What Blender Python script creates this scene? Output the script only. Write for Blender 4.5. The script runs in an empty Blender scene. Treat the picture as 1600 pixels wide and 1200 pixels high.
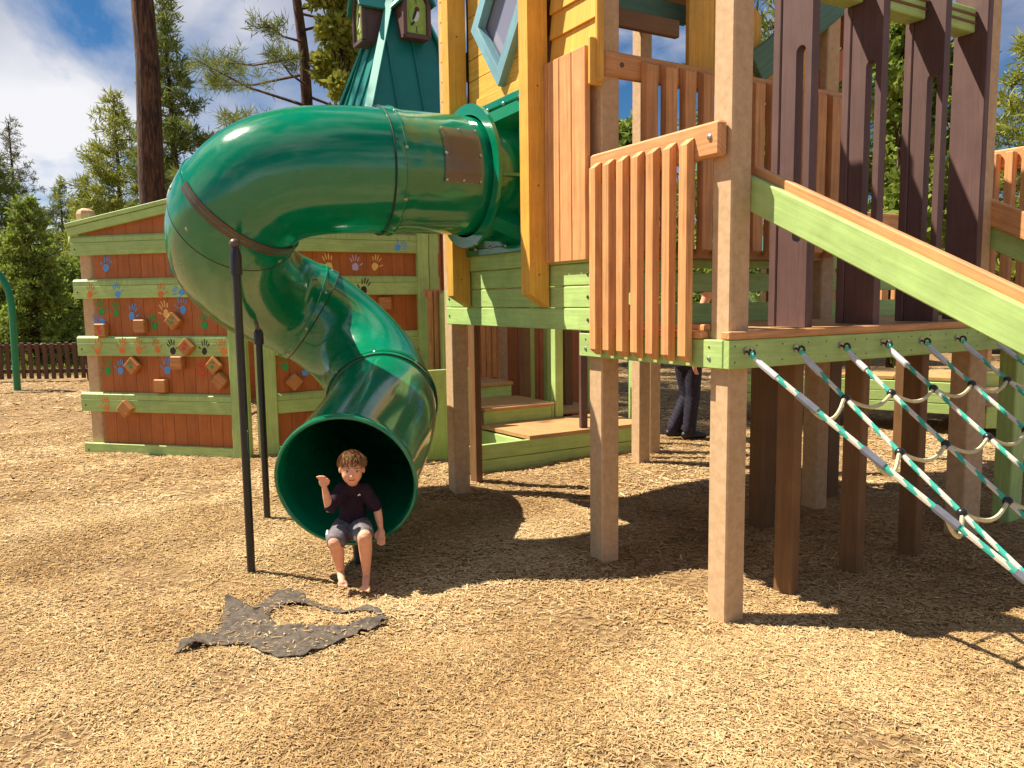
import bpy, bmesh, math, random
import numpy as np
from mathutils import Vector, Matrix
random.seed(7)
rng = np.random.default_rng(11)
R = math.radians
scene = bpy.context.scene
col = scene.collection

# ------------------------------------------------------------------ camera
cam_data = bpy.data.cameras.new('camera')
cam = bpy.data.objects.new('camera', cam_data)
col.objects.link(cam)
cam_data.sensor_width = 36.0
cam_data.lens = 36.0 * 1228.0 / 1600.0
cam_data.clip_start = 0.05
cam_data.clip_end = 3000.0
PIT, ROL = R(6.17), R(-0.79)
fwd = Vector((0, math.cos(PIT), -math.sin(PIT)))
up0 = Vector((0, math.sin(PIT), math.cos(PIT)))
rt0 = Vector((1, 0, 0))
rt = rt0 * math.cos(ROL) + up0 * math.sin(ROL)
up = up0 * math.cos(ROL) - rt0 * math.sin(ROL)
cam.matrix_world = Matrix(((rt.x, up.x, -fwd.x, 0), (rt.y, up.y, -fwd.y, 0), (rt.z, up.z, -fwd.z, 1.6), (0, 0, 0, 1)))
scene.camera = cam
scene.render.engine = 'CYCLES'
scene.cycles.use_denoising = True
scene.cycles.max_bounces = 6
scene.cycles.transparent_max_bounces = 8

# ------------------------------------------------------------------ sun and sky
SUN_EL, LIGHT_AZ = R(56.0), R(-13.0)          # light travels towards LIGHT_AZ from +X
ldir = Vector((math.cos(LIGHT_AZ) * math.cos(SUN_EL), math.sin(LIGHT_AZ) * math.cos(SUN_EL), -math.sin(SUN_EL)))
sun_data = bpy.data.lights.new('sun', 'SUN')
sun_data.energy = 5.0
sun_data.angle = R(0.55)
sun_data.color = (1.0, 0.91, 0.75)
sun = bpy.data.objects.new('sun', sun_data)
sun.rotation_euler = ldir.to_track_quat('-Z', 'Y').to_euler()
col.objects.link(sun)

world = bpy.data.worlds.new('World')
scene.world = world
world.use_nodes = True
wn = world.node_tree.nodes
wl = world.node_tree.links
wn.clear()
w_out = wn.new('ShaderNodeOutputWorld')
w_bg = wn.new('ShaderNodeBackground')
w_sky = wn.new('ShaderNodeTexSky')
w_sky.sky_type = 'NISHITA'
w_sky.sun_disc = False
w_sky.sun_elevation = SUN_EL
w_sky.sun_rotation = math.atan2(-ldir.x, -ldir.y)
w_sky.altitude = 1500
w_sky.air_density = 1.0
w_sky.dust_density = 0.4
w_sky.ozone_density = 2.0
w_tc = wn.new('ShaderNodeTexCoord')
w_map = wn.new('ShaderNodeMapping')
w_map.inputs['Scale'].default_value = (1.0, 1.0, 1.7)
w_map.inputs['Location'].default_value = (0.35, 0.2, 0.62)
w_noise = wn.new('ShaderNodeTexNoise')
w_noise.inputs['Scale'].default_value = 2.8
w_noise.inputs['Detail'].default_value = 9.0
w_noise.inputs['Roughness'].default_value = 0.56
w_noise.inputs['Distortion'].default_value = 0.35
w_ramp = wn.new('ShaderNodeValToRGB')
w_ramp.color_ramp.elements[0].position = 0.43
w_ramp.color_ramp.elements[0].color = (0, 0, 0, 1)
w_ramp.color_ramp.elements[1].position = 0.57
w_ramp.color_ramp.elements[1].color = (1, 1, 1, 1)
w_n2 = wn.new('ShaderNodeTexNoise')
w_n2.inputs['Scale'].default_value = 1.6
w_n2.inputs['Detail'].default_value = 6.0
w_r2 = wn.new('ShaderNodeValToRGB')
w_r2.color_ramp.elements[0].position = 0.42
w_r2.color_ramp.elements[0].color = (3.0, 3.5, 5.0, 1)
w_r2.color_ramp.elements[1].position = 0.60
w_r2.color_ramp.elements[1].color = (9.2, 9.2, 9.6, 1)
w_mix = wn.new('ShaderNodeMixRGB')
wl.new(w_tc.outputs['Generated'], w_map.inputs['Vector'])
wl.new(w_map.outputs['Vector'], w_noise.inputs['Vector'])
wl.new(w_map.outputs['Vector'], w_n2.inputs['Vector'])
wl.new(w_noise.outputs['Fac'], w_ramp.inputs['Fac'])
wl.new(w_n2.outputs['Fac'], w_r2.inputs['Fac'])
wl.new(w_ramp.outputs['Color'], w_mix.inputs['Fac'])
w_hs = wn.new('ShaderNodeHueSaturation'); w_hs.inputs['Saturation'].default_value = 1.35; w_hs.inputs['Value'].default_value = 0.9
wl.new(w_sky.outputs['Color'], w_hs.inputs['Color'])
wl.new(w_hs.outputs['Color'], w_mix.inputs['Color1'])
wl.new(w_r2.outputs['Color'], w_mix.inputs['Color2'])
wl.new(w_mix.outputs['Color'], w_bg.inputs['Color'])
w_bg.inputs['Strength'].default_value = 0.050
wl.new(w_bg.outputs['Background'], w_out.inputs['Surface'])

vs = scene.view_settings
vs.view_transform = 'Standard'
vs.look = 'None'
vs.exposure = 1.0
vs.gamma = 1.0
vs.use_curve_mapping = False

# ------------------------------------------------------------------ frame of the play structure
OX, OY, AZ = 1.0443, 3.7608, R(30.0)
AV = Vector((-math.sin(AZ), math.cos(AZ), 0))
BV = Vector((math.cos(AZ), math.sin(AZ), 0))
ZV = Vector((0, 0, 1))
O = Vector((OX, OY, 0))
def W(a, b, z=0.0):
    return O + AV * a + BV * b + ZV * z

# ------------------------------------------------------------------ materials
def lin(c):
    return tuple((x / 12.92 if x <= 0.04045 else ((x + 0.055) / 1.055) ** 2.4) for x in [v / 255.0 for v in c])
def new_mat(name):
    m = bpy.data.materials.new(name)
    m.use_nodes = True
    n = m.node_tree.nodes
    return m, n, m.node_tree.links, n['Principled BSDF']
def scale_c(c, k):
    return (min(c[0] * k, 1), min(c[1] * k, 1), min(c[2] * k, 1), 1)
def wood(name, c, rough=0.55, grain=0.22, wear=None, bump=0.25, spec=0.35):
    """painted or stained timber; grain runs along the UV u axis"""
    m, n, l, p = new_mat(name)
    uv = n.new('ShaderNodeUVMap')
    oi = n.new('ShaderNodeObjectInfo')
    add = n.new('ShaderNodeVectorMath'); add.operation = 'ADD'
    mul = n.new('ShaderNodeVectorMath'); mul.operation = 'SCALE'
    comb = n.new('ShaderNodeCombineXYZ')
    l.new(oi.outputs['Random'], comb.inputs[0]); l.new(oi.outputs['Random'], comb.inputs[1])
    l.new(comb.outputs[0], mul.inputs[0]); mul.inputs['Scale'].default_value = 37.0
    l.new(uv.outputs[0], add.inputs[0]); l.new(mul.outputs[0], add.inputs[1])
    mp = n.new('ShaderNodeMapping'); mp.inputs['Scale'].default_value = (1.6, 34.0, 1.0)
    l.new(add.outputs[0], mp.inputs['Vector'])
    g = n.new('ShaderNodeTexNoise'); g.inputs['Scale'].default_value = 1.6; g.inputs['Detail'].default_value = 5; g.inputs['Roughness'].default_value = 0.62; g.inputs['Distortion'].default_value = 0.6
    l.new(mp.outputs[0], g.inputs['Vector'])
    ramp = n.new('ShaderNodeValToRGB')
    ramp.color_ramp.elements[0].position = 0.30; ramp.color_ramp.elements[0].color = scale_c(c, 1 - grain)
    ramp.color_ramp.elements[1].position = 0.68; ramp.color_ramp.elements[1].color = scale_c(c, 1 + grain * 0.55)
    l.new(g.outputs['Fac'], ramp.inputs['Fac'])
    # blotches of dirt
    b = n.new('ShaderNodeTexNoise'); b.inputs['Scale'].default_value = 5.0; b.inputs['Detail'].default_value = 6; b.inputs['Roughness'].default_value = 0.65
    l.new(add.outputs[0], b.inputs['Vector'])
    br = n.new('ShaderNodeMapRange'); br.inputs[1].default_value = 0.3; br.inputs[2].default_value = 0.75; br.inputs[3].default_value = 0.80; br.inputs[4].default_value = 1.08
    l.new(b.outputs['Fac'], br.inputs[0])
    rr = n.new('ShaderNodeMapRange'); rr.inputs[3].default_value = 0.90; rr.inputs[4].default_value = 1.08
    l.new(oi.outputs['Random'], rr.inputs[0])
    mm = n.new('ShaderNodeMath'); mm.operation = 'MULTIPLY'
    l.new(br.outputs[0], mm.inputs[0]); l.new(rr.outputs[0], mm.inputs[1])
    hs = n.new('ShaderNodeHueSaturation')
    l.new(mm.outputs[0], hs.inputs['Value']); l.new(ramp.outputs[0], hs.inputs['Color'])
    last = hs.outputs[0]
    if wear:
        wn_ = n.new('ShaderNodeTexNoise'); wn_.inputs['Scale'].default_value = 2.2; wn_.inputs['Detail'].default_value = 10; wn_.inputs['Roughness'].default_value = 0.72
        mp2 = n.new('ShaderNodeMapping'); mp2.inputs['Scale'].default_value = (2.0, 9.0, 1.0)
        l.new(add.outputs[0], mp2.inputs['Vector']); l.new(mp2.outputs[0], wn_.inputs['Vector'])
        wr = n.new('ShaderNodeMapRange'); wr.inputs[1].default_value = 0.60; wr.inputs[2].default_value = 0.70
        wr.inputs[4].default_value = 0.75
        l.new(wn_.outputs['Fac'], wr.inputs[0])
        mx = n.new('ShaderNodeMixRGB'); mx.inputs['Color2'].default_value = (*wear, 1)
        l.new(wr.outputs[0], mx.inputs['Fac']); l.new(last, mx.inputs['Color1']); last = mx.outputs[0]
    l.new(last, p.inputs['Base Color'])
    p.inputs['Roughness'].default_value = rough
    p.inputs['Specular IOR Level'].default_value = spec
    bp = n.new('ShaderNodeBump'); bp.inputs['Strength'].default_value = bump; bp.inputs['Distance'].default_value = 0.004
    l.new(g.outputs['Fac'], bp.inputs['Height']); l.new(bp.outputs[0], p.inputs['Normal'])
    return m
def mottled(name, c1, c2, scale=30, rough=0.7, bump=0.15, spec=0.3):
    m, n, l, p = new_mat(name)
    tc = n.new('ShaderNodeTexCoord')
    a = n.new('ShaderNodeTexNoise'); a.inputs['Scale'].default_value = scale; a.inputs['Detail'].default_value = 7; a.inputs['Roughness'].default_value = 0.7
    l.new(tc.outputs['Object'], a.inputs['Vector'])
    r = n.new('ShaderNodeValToRGB')
    r.color_ramp.elements[0].position = 0.36; r.color_ramp.elements[0].color = (*c1, 1)
    r.color_ramp.elements[1].position = 0.62; r.color_ramp.elements[1].color = (*c2, 1)
    l.new(a.outputs['Fac'], r.inputs['Fac']); l.new(r.outputs[0], p.inputs['Base Color'])
    p.inputs['Roughness'].default_value = rough; p.inputs['Specular IOR Level'].default_value = spec
    if bump:
        bp = n.new('ShaderNodeBump'); bp.inputs['Strength'].default_value = bump; bp.inputs['Distance'].default_value = 0.003
        l.new(a.outputs['Fac'], bp.inputs['Height']); l.new(bp.outputs[0], p.inputs['Normal'])
    return m
def plain(name, c, rough=0.5, metal=0.0, spec=0.5, var=0.12, scale=25):
    m, n, l, p = new_mat(name)
    tc = n.new('ShaderNodeTexCoord')
    a = n.new('ShaderNodeTexNoise'); a.inputs['Scale'].default_value = scale; a.inputs['Detail'].default_value = 4
    l.new(tc.outputs['Object'], a.inputs['Vector'])
    r = n.new('ShaderNodeValToRGB')
    r.color_ramp.elements[0].position = 0.3; r.color_ramp.elements[0].color = scale_c(c, 1 - var)
    r.color_ramp.elements[1].position = 0.7; r.color_ramp.elements[1].color = scale_c(c, 1 + var)
    l.new(a.outputs['Fac'], r.inputs['Fac']); l.new(r.outputs[0], p.inputs['Base Color'])
    p.inputs['Roughness'].default_value = rough; p.inputs['Metallic'].default_value = metal
    p.inputs['Specular IOR Level'].default_value = spec
    return m

M = {}
M['lime'] = wood('lime painted timber', lin((176, 205, 124)), wear=lin((150, 140, 80)), grain=0.16)
M['orange'] = wood('orange stained timber', lin((218, 158, 104)), grain=0.30)
M['rust'] = wood('rust brown boards', lin((182, 106, 52)), grain=0.2)
M['yellow'] = wood('golden yellow timber', lin((228, 174, 76)), wear=lin((190, 120, 40)), grain=0.22)
M['plum'] = wood('plum brown timber', lin((104, 78, 74)), grain=0.16)
M['brown'] = wood('dark brown timber', lin((124, 90, 58)), grain=0.2)
M['tread'] = wood('tan tread planks', lin((196, 152, 102)), grain=0.22)
M['bluewood'] = wood('weathered pale blue timber', lin((128, 172, 186)), wear=lin((205, 215, 210)), grain=0.2)
M['tealwood'] = wood('weathered teal timber', lin((92, 130, 112)), wear=lin((150, 140, 100)), grain=0.25)
M['holdwood'] = wood('raw cedar block', lin((196, 134, 78)), grain=0.3)
M['fence'] = wood('dark fence timber', lin((96, 62, 44)), grain=0.25)
M['post'] = mottled('tan composite post', lin((184, 152, 114)), lin((202, 170, 134)), 22)
M['bluepost'] = plain('blue painted post', lin((40, 120, 165)))
M['steel'] = plain('galvanised steel', (0.42, 0.41, 0.39), 0.38, 0.9)
M['blacksteel'] = plain('black coated steel', (0.018, 0.016, 0.016), 0.38)
M['bronze'] = plain('bronze coated steel', (0.12, 0.075, 0.06), 0.4, 0.2)
M['rubber'] = plain('black rubber', (0.015, 0.015, 0.017), 0.3)
M['pipegreen'] = plain('green coated pipe', lin((20, 125, 80)), 0.3)
M['roofteal'] = plain('teal sheet metal', lin((22, 118, 108)), 0.38, 0.0, 0.5, 0.06, 6)
M['rooftrim'] = plain('teal ridge trim', lin((40, 150, 135)), 0.35, 0.0, 0.5, 0.06, 6)
M['slide'] = None

def slide_material():
    m, n, l, p = new_mat('green moulded polyethylene')
    tc = n.new('ShaderNodeTexCoord')
    a = n.new('ShaderNodeTexNoise'); a.inputs['Scale'].default_value = 2.5; a.inputs['Detail'].default_value = 6
    l.new(tc.outputs['Object'], a.inputs['Vector'])
    r = n.new('ShaderNodeValToRGB')
    r.color_ramp.elements[0].position = 0.3; r.color_ramp.elements[0].color = (0.0, 0.165, 0.072, 1)
    r.color_ramp.elements[1].position = 0.7; r.color_ramp.elements[1].color = (0.0, 0.21, 0.10, 1)
    l.new(a.outputs['Fac'], r.inputs['Fac'])
    dn = n.new('ShaderNodeTexNoise'); dn.inputs['Scale'].default_value = 14; dn.inputs['Detail'].default_value = 10; dn.inputs['Roughness'].default_value = 0.75
    l.new(tc.outputs['Object'], dn.inputs['Vector'])
    dr = n.new('ShaderNodeMapRange'); dr.inputs[1].default_value = 0.50; dr.inputs[2].default_value = 0.72; dr.inputs[4].default_value = 0.16
    l.new(dn.outputs['Fac'], dr.inputs[0])
    dm = n.new('ShaderNodeMixRGB'); dm.inputs['Color2'].default_value = (0.10, 0.27, 0.17, 1)
    l.new(dr.outputs[0], dm.inputs['Fac']); l.new(r.outputs[0], dm.inputs['Color1']); l.new(dm.outputs[0], p.inputs['Base Color'])
    s = n.new('ShaderNodeTexNoise'); s.inputs['Scale'].default_value = 9; s.inputs['Detail'].default_value = 8; s.inputs['Roughness'].default_value = 0.7
    l.new(tc.outputs['Object'], s.inputs['Vector'])
    mr = n.new('ShaderNodeMapRange'); mr.inputs[1].default_value = 0.35; mr.inputs[2].default_value = 0.7; mr.inputs[3].default_value = 0.08; mr.inputs[4].default_value = 0.19
    l.new(s.outputs['Fac'], mr.inputs[0]); l.new(mr.outputs[0], p.inputs['Roughness'])
    p.inputs['IOR'].default_value = 1.55
    p.inputs['Specular IOR Level'].default_value = 0.6
    p.inputs['Coat Weight'].default_value = 0.25
    p.inputs['Coat Roughness'].default_value = 0.12
    return m
M['slide'] = slide_material()
def glass_material(name, c, rough=0.08, alpha=0.35):
    m, n, l, p = new_mat(name)
    p.inputs['Base Color'].default_value = (*c, 1)
    p.inputs['Roughness'].default_value = rough
    p.inputs['Specular IOR Level'].default_value = 0.9
    tr = n.new('ShaderNodeBsdfTransparent'); tr.inputs[0].default_value = (0.75, 0.72, 0.66, 1)
    mx = n.new('ShaderNodeMixShader'); mx.inputs[0].default_value = 1 - alpha
    out = n['Material Output']
    l.new(p.outputs[0], mx.inputs[1]); l.new(tr.outputs[0], mx.inputs[2]); l.new(mx.outputs[0], out.inputs[0])
    return m
M['polycarb'] = glass_material('scratched clear panel', (0.36, 0.30, 0.22), 0.12, 0.28)
M['pane'] = glass_material('window pane with painted sky reflection', (0.28, 0.27, 0.36), 0.05, 0.85)  # lavender sky reflection is put into the pane colour

def leaf_material(name, c1, c2, trans=0.3):
    m, n, l, p = new_mat(name)
    at = n.new('ShaderNodeAttribute'); at.attribute_name = 'tint'
    r = n.new('ShaderNodeValToRGB')
    r.color_ramp.elements[0].color = (*c1, 1); r.color_ramp.elements[1].color = (*c2, 1)
    l.new(at.outputs['Fac'], r.inputs['Fac'])
    l.new(r.outputs[0], p.inputs['Base Color'])
    p.inputs['Roughness'].default_value = 0.6; p.inputs['Specular IOR Level'].default_value = 0.25
    t = n.new('ShaderNodeBsdfTranslucent'); l.new(r.outputs[0], t.inputs[0])
    mx = n.new('ShaderNodeMixShader'); mx.inputs[0].default_value = trans
    l.new(p.outputs[0], mx.inputs[1]); l.new(t.outputs[0], mx.inputs[2]); l.new(mx.outputs[0], n['Material Output'].inputs[0])
    return m
M['needle'] = leaf_material('pine needles', (0.08, 0.125, 0.026), (0.30, 0.33, 0.07))
M['needle_yellow'] = leaf_material('sunlit yellow green needles', (0.16, 0.20, 0.028), (0.44, 0.43, 0.07))
M['needle_grey'] = leaf_material('sparse grey green needles', (0.08, 0.09, 0.045), (0.20, 0.21, 0.10))
M['leaf'] = leaf_material('broad green leaves', (0.10, 0.17, 0.025), (0.36, 0.42, 0.075), 0.4)
M['bark'] = None
def bark_material():
    m, n, l, p = new_mat('furrowed pine bark')
    tc = n.new('ShaderNodeTexCoord')
    mp = n.new('ShaderNodeMapping'); mp.inputs['Scale'].default_value = (11, 11, 1.9)
    l.new(tc.outputs['Object'], mp.inputs['Vector'])
    nz = n.new('ShaderNodeTexNoise'); nz.inputs['Scale'].default_value = 1.7; nz.inputs['Detail'].default_value = 9; nz.inputs['Roughness'].default_value = 0.68; nz.inputs['Distortion'].default_value = 0.9
    l.new(mp.outputs[0], nz.inputs['Vector'])
    r = n.new('ShaderNodeValToRGB')
    r.color_ramp.elements[0].position = 0.40; r.color_ramp.elements[0].color = (0.022, 0.010, 0.006, 1)
    r.color_ramp.elements[1].position = 0.66; r.color_ramp.elements[1].color = (0.20, 0.095, 0.050, 1)
    k = r.color_ramp.elements.new(0.50); k.color = (0.085, 0.036, 0.018, 1)
    l.new(nz.outputs['Fac'], r.inputs['Fac'])
    l.new(r.outputs[0], p.inputs['Base Color']); p.inputs['Roughness'].default_value = 0.9
    bp = n.new('ShaderNodeBump'); bp.inputs['Strength'].default_value = 1.0; bp.inputs['Distance'].default_value = 0.05
    l.new(nz.outputs['Fac'], bp.inputs['Height']); l.new(bp.outputs[0], p.inputs['Normal'])
    return m
M['bark'] = bark_material()

# ------------------------------------------------------------------ mesh helpers
class MB:
    def __init__(s):
        s.v = []; s.f = []; s.uv = []
    def add(s, verts, faces, uvs=None):
        o = len(s.v)
        s.v += [Vector(p) for p in verts]
        s.uv += list(uvs) if uvs else [(p[0] + p[1], p[2]) for p in verts]
        s.f += [tuple(i + o for i in f) for f in faces]
        return s
    def obox(s, c, dx, dy, dz, hx, hy, hz, ch=0.004):
        """chamfered box; dx is the grain direction"""
        ch = min(ch, hx * .45, hy * .45, hz * .45)
        idx = {}; V = []; UV = []
        r = random.random() * 9
        for sx in (-1, 1):
            for sy in (-1, 1):
                for sz in (-1, 1):
                    for ax in range(3):
                        x, y, z = sx * (hx - ch), sy * (hy - ch), sz * (hz - ch)
                        if ax == 0: x = sx * hx
                        elif ax == 1: y = sy * hy
                        else: z = sz * hz
                        idx[(sx, sy, sz, ax)] = len(V)
                        V.append(c + dx * x + dy * y + dz * z)
                        UV.append((x + r, y + z + r))
        F = []
        flip = dx.cross(dy).dot(dz) < 0
        for ax in range(3):
            for sgn in (-1, 1):
                o1, o2 = [q for q in range(3) if q != ax]
                loop = []
                for (p, q) in ((-1, -1), (1, -1), (1, 1), (-1, 1)):
                    sg = [0, 0, 0]; sg[ax] = sgn; sg[o1] = p; sg[o2] = q
                    loop.append(idx[(*sg, ax)])
                pos = (ax != 1)
                if (sgn > 0) != pos: loop.reverse()
                F.append(loop)
        for ax in range(3):                                # edges along axis ax
            o1, o2 = [q for q in range(3) if q != ax]
            for p in (-1, 1):
                for q in (-1, 1):
                    def g(sa, which):
                        sg = [0, 0, 0]; sg[ax] = sa; sg[o1] = p; sg[o2] = q
                        return idx[(*sg, which)]
                    loop = [g(-1, o1), g(1, o1), g(1, o2), g(-1, o2)]
                    par = (p * q > 0)
                    if ax == 1: par = not par
                    if par: loop.reverse()
                    F.append(loop)
        for sx in (-1, 1):
            for sy in (-1, 1):
                for sz in (-1, 1):
                    t = [idx[(sx, sy, sz, 0)], idx[(sx, sy, sz, 1)], idx[(sx, sy, sz, 2)]]
                    if sx * sy * sz < 0: t.reverse()
                    F.append(t)
        if flip: F = [f[::-1] for f in F]
        return s.add(V, F, UV)
    def board(s, p0, p1, wdir, w, t, ch=0.004):
        """board from p0 to p1 (centre line), width w along wdir, thickness t along the third axis"""
        p0, p1 = Vector(p0), Vector(p1)
        dx = (p1 - p0).normalized()
        wd_ = (wdir - dx * wdir.dot(dx)).normalized()
        td = dx.cross(wd_)
        return s.obox((p0 + p1) / 2, dx, wd_, td, (p1 - p0).length / 2, w / 2, t / 2, ch)
    def ab(s, a0, a1, b0, b1, z0, z1, ch=0.004, grain=None):
        """box in the frame of the play structure"""
        c = W((a0 + a1) / 2, (b0 + b1) / 2, (z0 + z1) / 2)
        h = {'a': abs(a1 - a0) / 2, 'b': abs(b1 - b0) / 2, 'z': abs(z1 - z0) / 2}
        d = {'a': AV, 'b': BV, 'z': ZV}
        g = grain or max(h, key=lambda k: h[k])
        o = [k for k in 'abz' if k != g]
        return s.obox(c, d[g], d[o[0]], d[o[1]], h[g], h[o[0]], h[o[1]], ch)
    def prism(s, pts, ext, udir=None):
        """closed polygon extruded by the vector ext"""
        pts = [Vector(p) for p in pts]; ext = Vector(ext)
        n = len(pts)
        nor = Vector((0, 0, 0))
        for i in range(n):
            nor += pts[i].cross(pts[(i + 1) % n])
        if nor.dot(ext) > 0: pts = pts[::-1]
        V = pts + [p + ext for p in pts]
        F = [tuple(range(n)), tuple(range(2 * n - 1, n - 1, -1))] + [((i + 1) % n, i, n + i, n + (i + 1) % n) for i in range(n)]
        u = udir.normalized() if udir else ZV
        v1 = ext.normalized(); v2 = u.cross(v1)
        r = random.random() * 9
        return s.add(V, F, [(p.dot(u) + r, p.dot(v1) + p.dot(v2) + r) for p in V])
    def tube(s, pts, rad, seg=10, cap=True):
        pts = [Vector(p) for p in pts]
        n = len(pts)
        rads = rad if isinstance(rad, (list, tuple)) else [rad] * n
        V = []; F = []; UV = []
        t = (pts[1] - pts[0]).normalized()
        ref = ZV if abs(t.z) < 0.9 else Vector((1, 0, 0))
        x = t.cross(ref).normalized()
        L = 0
        for i in range(n):
            tt = (pts[min(i + 1, n - 1)] - pts[max(i - 1, 0)])
            if tt.length < 1e-9: tt = t
            tt.normalize()
            x = (x - tt * x.dot(tt)).normalized(); y = tt.cross(x)
            if i: L += (pts[i] - pts[i - 1]).length
            for k in range(seg):
                an = 2 * math.pi * k / seg
                V.append(pts[i] + (x * math.cos(an) + y * math.sin(an)) * rads[i])
                UV.append((L, an * rads[i]))
        for i in range(n - 1):
            for k in range(seg):
                k2 = (k + 1) % seg
                F.append((i * seg + k, i * seg + k2, (i + 1) * seg + k2, (i + 1) * seg + k))
        if cap:
            F.append(tuple(range(seg - 1, -1, -1))); F.append(tuple((n - 1) * seg + k for k in range(seg)))
        return s.add(V, F, UV)
    def cyl(s, c, axis, r, h, seg=12):
        c = Vector(c); axis = Vector(axis).normalized()
        return s.tube([c - axis * h / 2, c + axis * h / 2], r, seg)
    def dome(s, c, axis, r, h, seg=10):
        c = Vector(c); axis = Vector(axis).normalized()
        return s.tube([c, c + axis * h * .55, c + axis * h * .9, c + axis * h], [r, r * .92, r * .55, r * .08], seg)
    def ball(s, c, r, seg=12, rings=8, sc=(1, 1, 1)):
        c = Vector(c); V = [c + Vector((0, 0, r * sc[2]))]
        for i in range(1, rings):
            th = math.pi * i / rings
            for k in range(seg):
                ph = 2 * math.pi * k / seg
                V.append(c + Vector((math.sin(th) * math.cos(ph) * r * sc[0], math.sin(th) * math.sin(ph) * r * sc[1], math.cos(th) * r * sc[2])))
        V.append(c - Vector((0, 0, r * sc[2])))
        F = [(0, 1 + k, 1 + (k + 1) % seg) for k in range(seg)]
        for i in range(rings - 2):
            for k in range(seg):
                a_ = 1 + i * seg + k; b_ = 1 + i * seg + (k + 1) % seg
                F.append((a_, a_ + seg, b_ + seg, b_))
        e = len(V) - 1; o = 1 + (rings - 2) * seg
        F += [(e, o + (k + 1) % seg, o + k) for k in range(seg)]
        return s.add(V, F)
    def build(s, name, mat, parent=None, smooth=False, label=None):
        base = Vector(parent.get('_base', (0, 0, 0))) if parent else Vector((0, 0, 0))
        me = bpy.data.meshes.new(name)
        me.from_pydata([tuple(v - base) for v in s.v], [], s.f)
        uvl = me.uv_layers.new(name='UVMap')
        li = np.empty(len(me.loops), dtype=np.int32); me.loops.foreach_get('vertex_index', li)
        uvl.data.foreach_set('uv', np.array(s.uv, dtype=np.float32)[li].ravel())
        if smooth:
            me.polygons.foreach_set('use_smooth', [True] * len(me.polygons))
            try: me.set_sharp_from_angle(angle=R(40))
            except Exception: pass
        me.materials.append(M[mat] if isinstance(mat, str) else mat)
        me.update()
        o = bpy.data.objects.new(name, me)
        col.objects.link(o)
        if parent: o.parent = parent
        if parent: o['_base'] = tuple(base)
        if label: o['label'] = label
        return o
def thing(name, label, cat, base, group=None):
    o = bpy.data.objects.new(name, None)
    o.empty_display_size = 0.2
    col.objects.link(o)
    o.location = base
    o['_base'] = tuple(base)
    o['label'] = label; o['category'] = cat
    if group: o['group'] = group
    return o
def tag(o, label, cat, group=None):
    o['label'] = label; o['category'] = cat
    if group: o['group'] = group
    return o
def rep(o, delta, parent=None):
    """a copy of a part moved by delta"""
    c = o.copy(); col.objects.link(c)
    c.location = Vector(o.location) + Vector(delta)
    if parent: c.parent = parent
    return c
def mesh_np(name, verts, quads, mat, parent=None, tint=None, tris=False):
    me = bpy.data.meshes.new(name)
    k = 3 if tris else 4
    nv, nf = len(verts), len(quads)
    me.vertices.add(nv); me.vertices.foreach_set('co', np.ascontiguousarray(verts, dtype=np.float32).ravel())
    me.loops.add(nf * k); me.loops.foreach_set('vertex_index', np.ascontiguousarray(quads, dtype=np.int32).ravel())
    me.polygons.add(nf); me.polygons.foreach_set('loop_start', np.arange(0, nf * k, k, dtype=np.int32))
    me.update(calc_edges=True)
    if tint is not None:
        at = me.attributes.new('tint', 'FLOAT', 'POINT'); at.data.foreach_set('value', np.ascontiguousarray(tint, dtype=np.float32))
    me.materials.append(M[mat] if isinstance(mat, str) else mat)
    o = bpy.data.objects.new(name, me); col.objects.link(o)
    if parent: o.parent = parent
    return o

# ------------------------------------------------------------------ ground
def hsum(x, y):
    return (0.012 * np.sin(x * 1.9 + 0.7 * y) + 0.010 * np.sin(y * 2.7 - 1.1 * x + 1.3) + 0.008 * np.sin(4.3 * x + 3.1 * y) + 0.006 * np.sin(7.1 * y - 5.3 * x + 2))
def gz(x, y):
    x = np.asarray(x, dtype=float); y = np.asarray(y, dtype=float)
    near = np.exp(-((np.maximum(np.hypot(x, y - 6) - 9, 0)) / 6) ** 2)
    pit = -0.075 * np.exp(-(((x + 0.92) / 0.50) ** 2 + ((y - 4.35) / 0.42) ** 2))
    return hsum(x, y) * near + pit
xs = np.unique(np.concatenate([np.arange(-7, 7.01, 0.07), np.linspace(-20, -7, 40), np.linspace(7, 20, 40), np.linspace(-400, -20, 30), np.linspace(20, 400, 30)]))
ys = np.unique(np.concatenate([np.arange(1, 11.01, 0.07), np.linspace(11, 30, 50), np.linspace(30, 500, 30), np.linspace(-40, 1, 30)]))
GX, GY = np.meshgrid(xs, ys)
gv = np.stack([GX.ravel(), GY.ravel(), gz(GX, GY).ravel()], 1)
nx, ny = len(xs), len(ys)
ii = (np.arange(ny - 1)[:, None] * nx + np.arange(nx - 1)[None, :]).ravel()
gq = np.stack([ii, ii + 1, ii + 1 + nx, ii + nx], 1)
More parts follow.
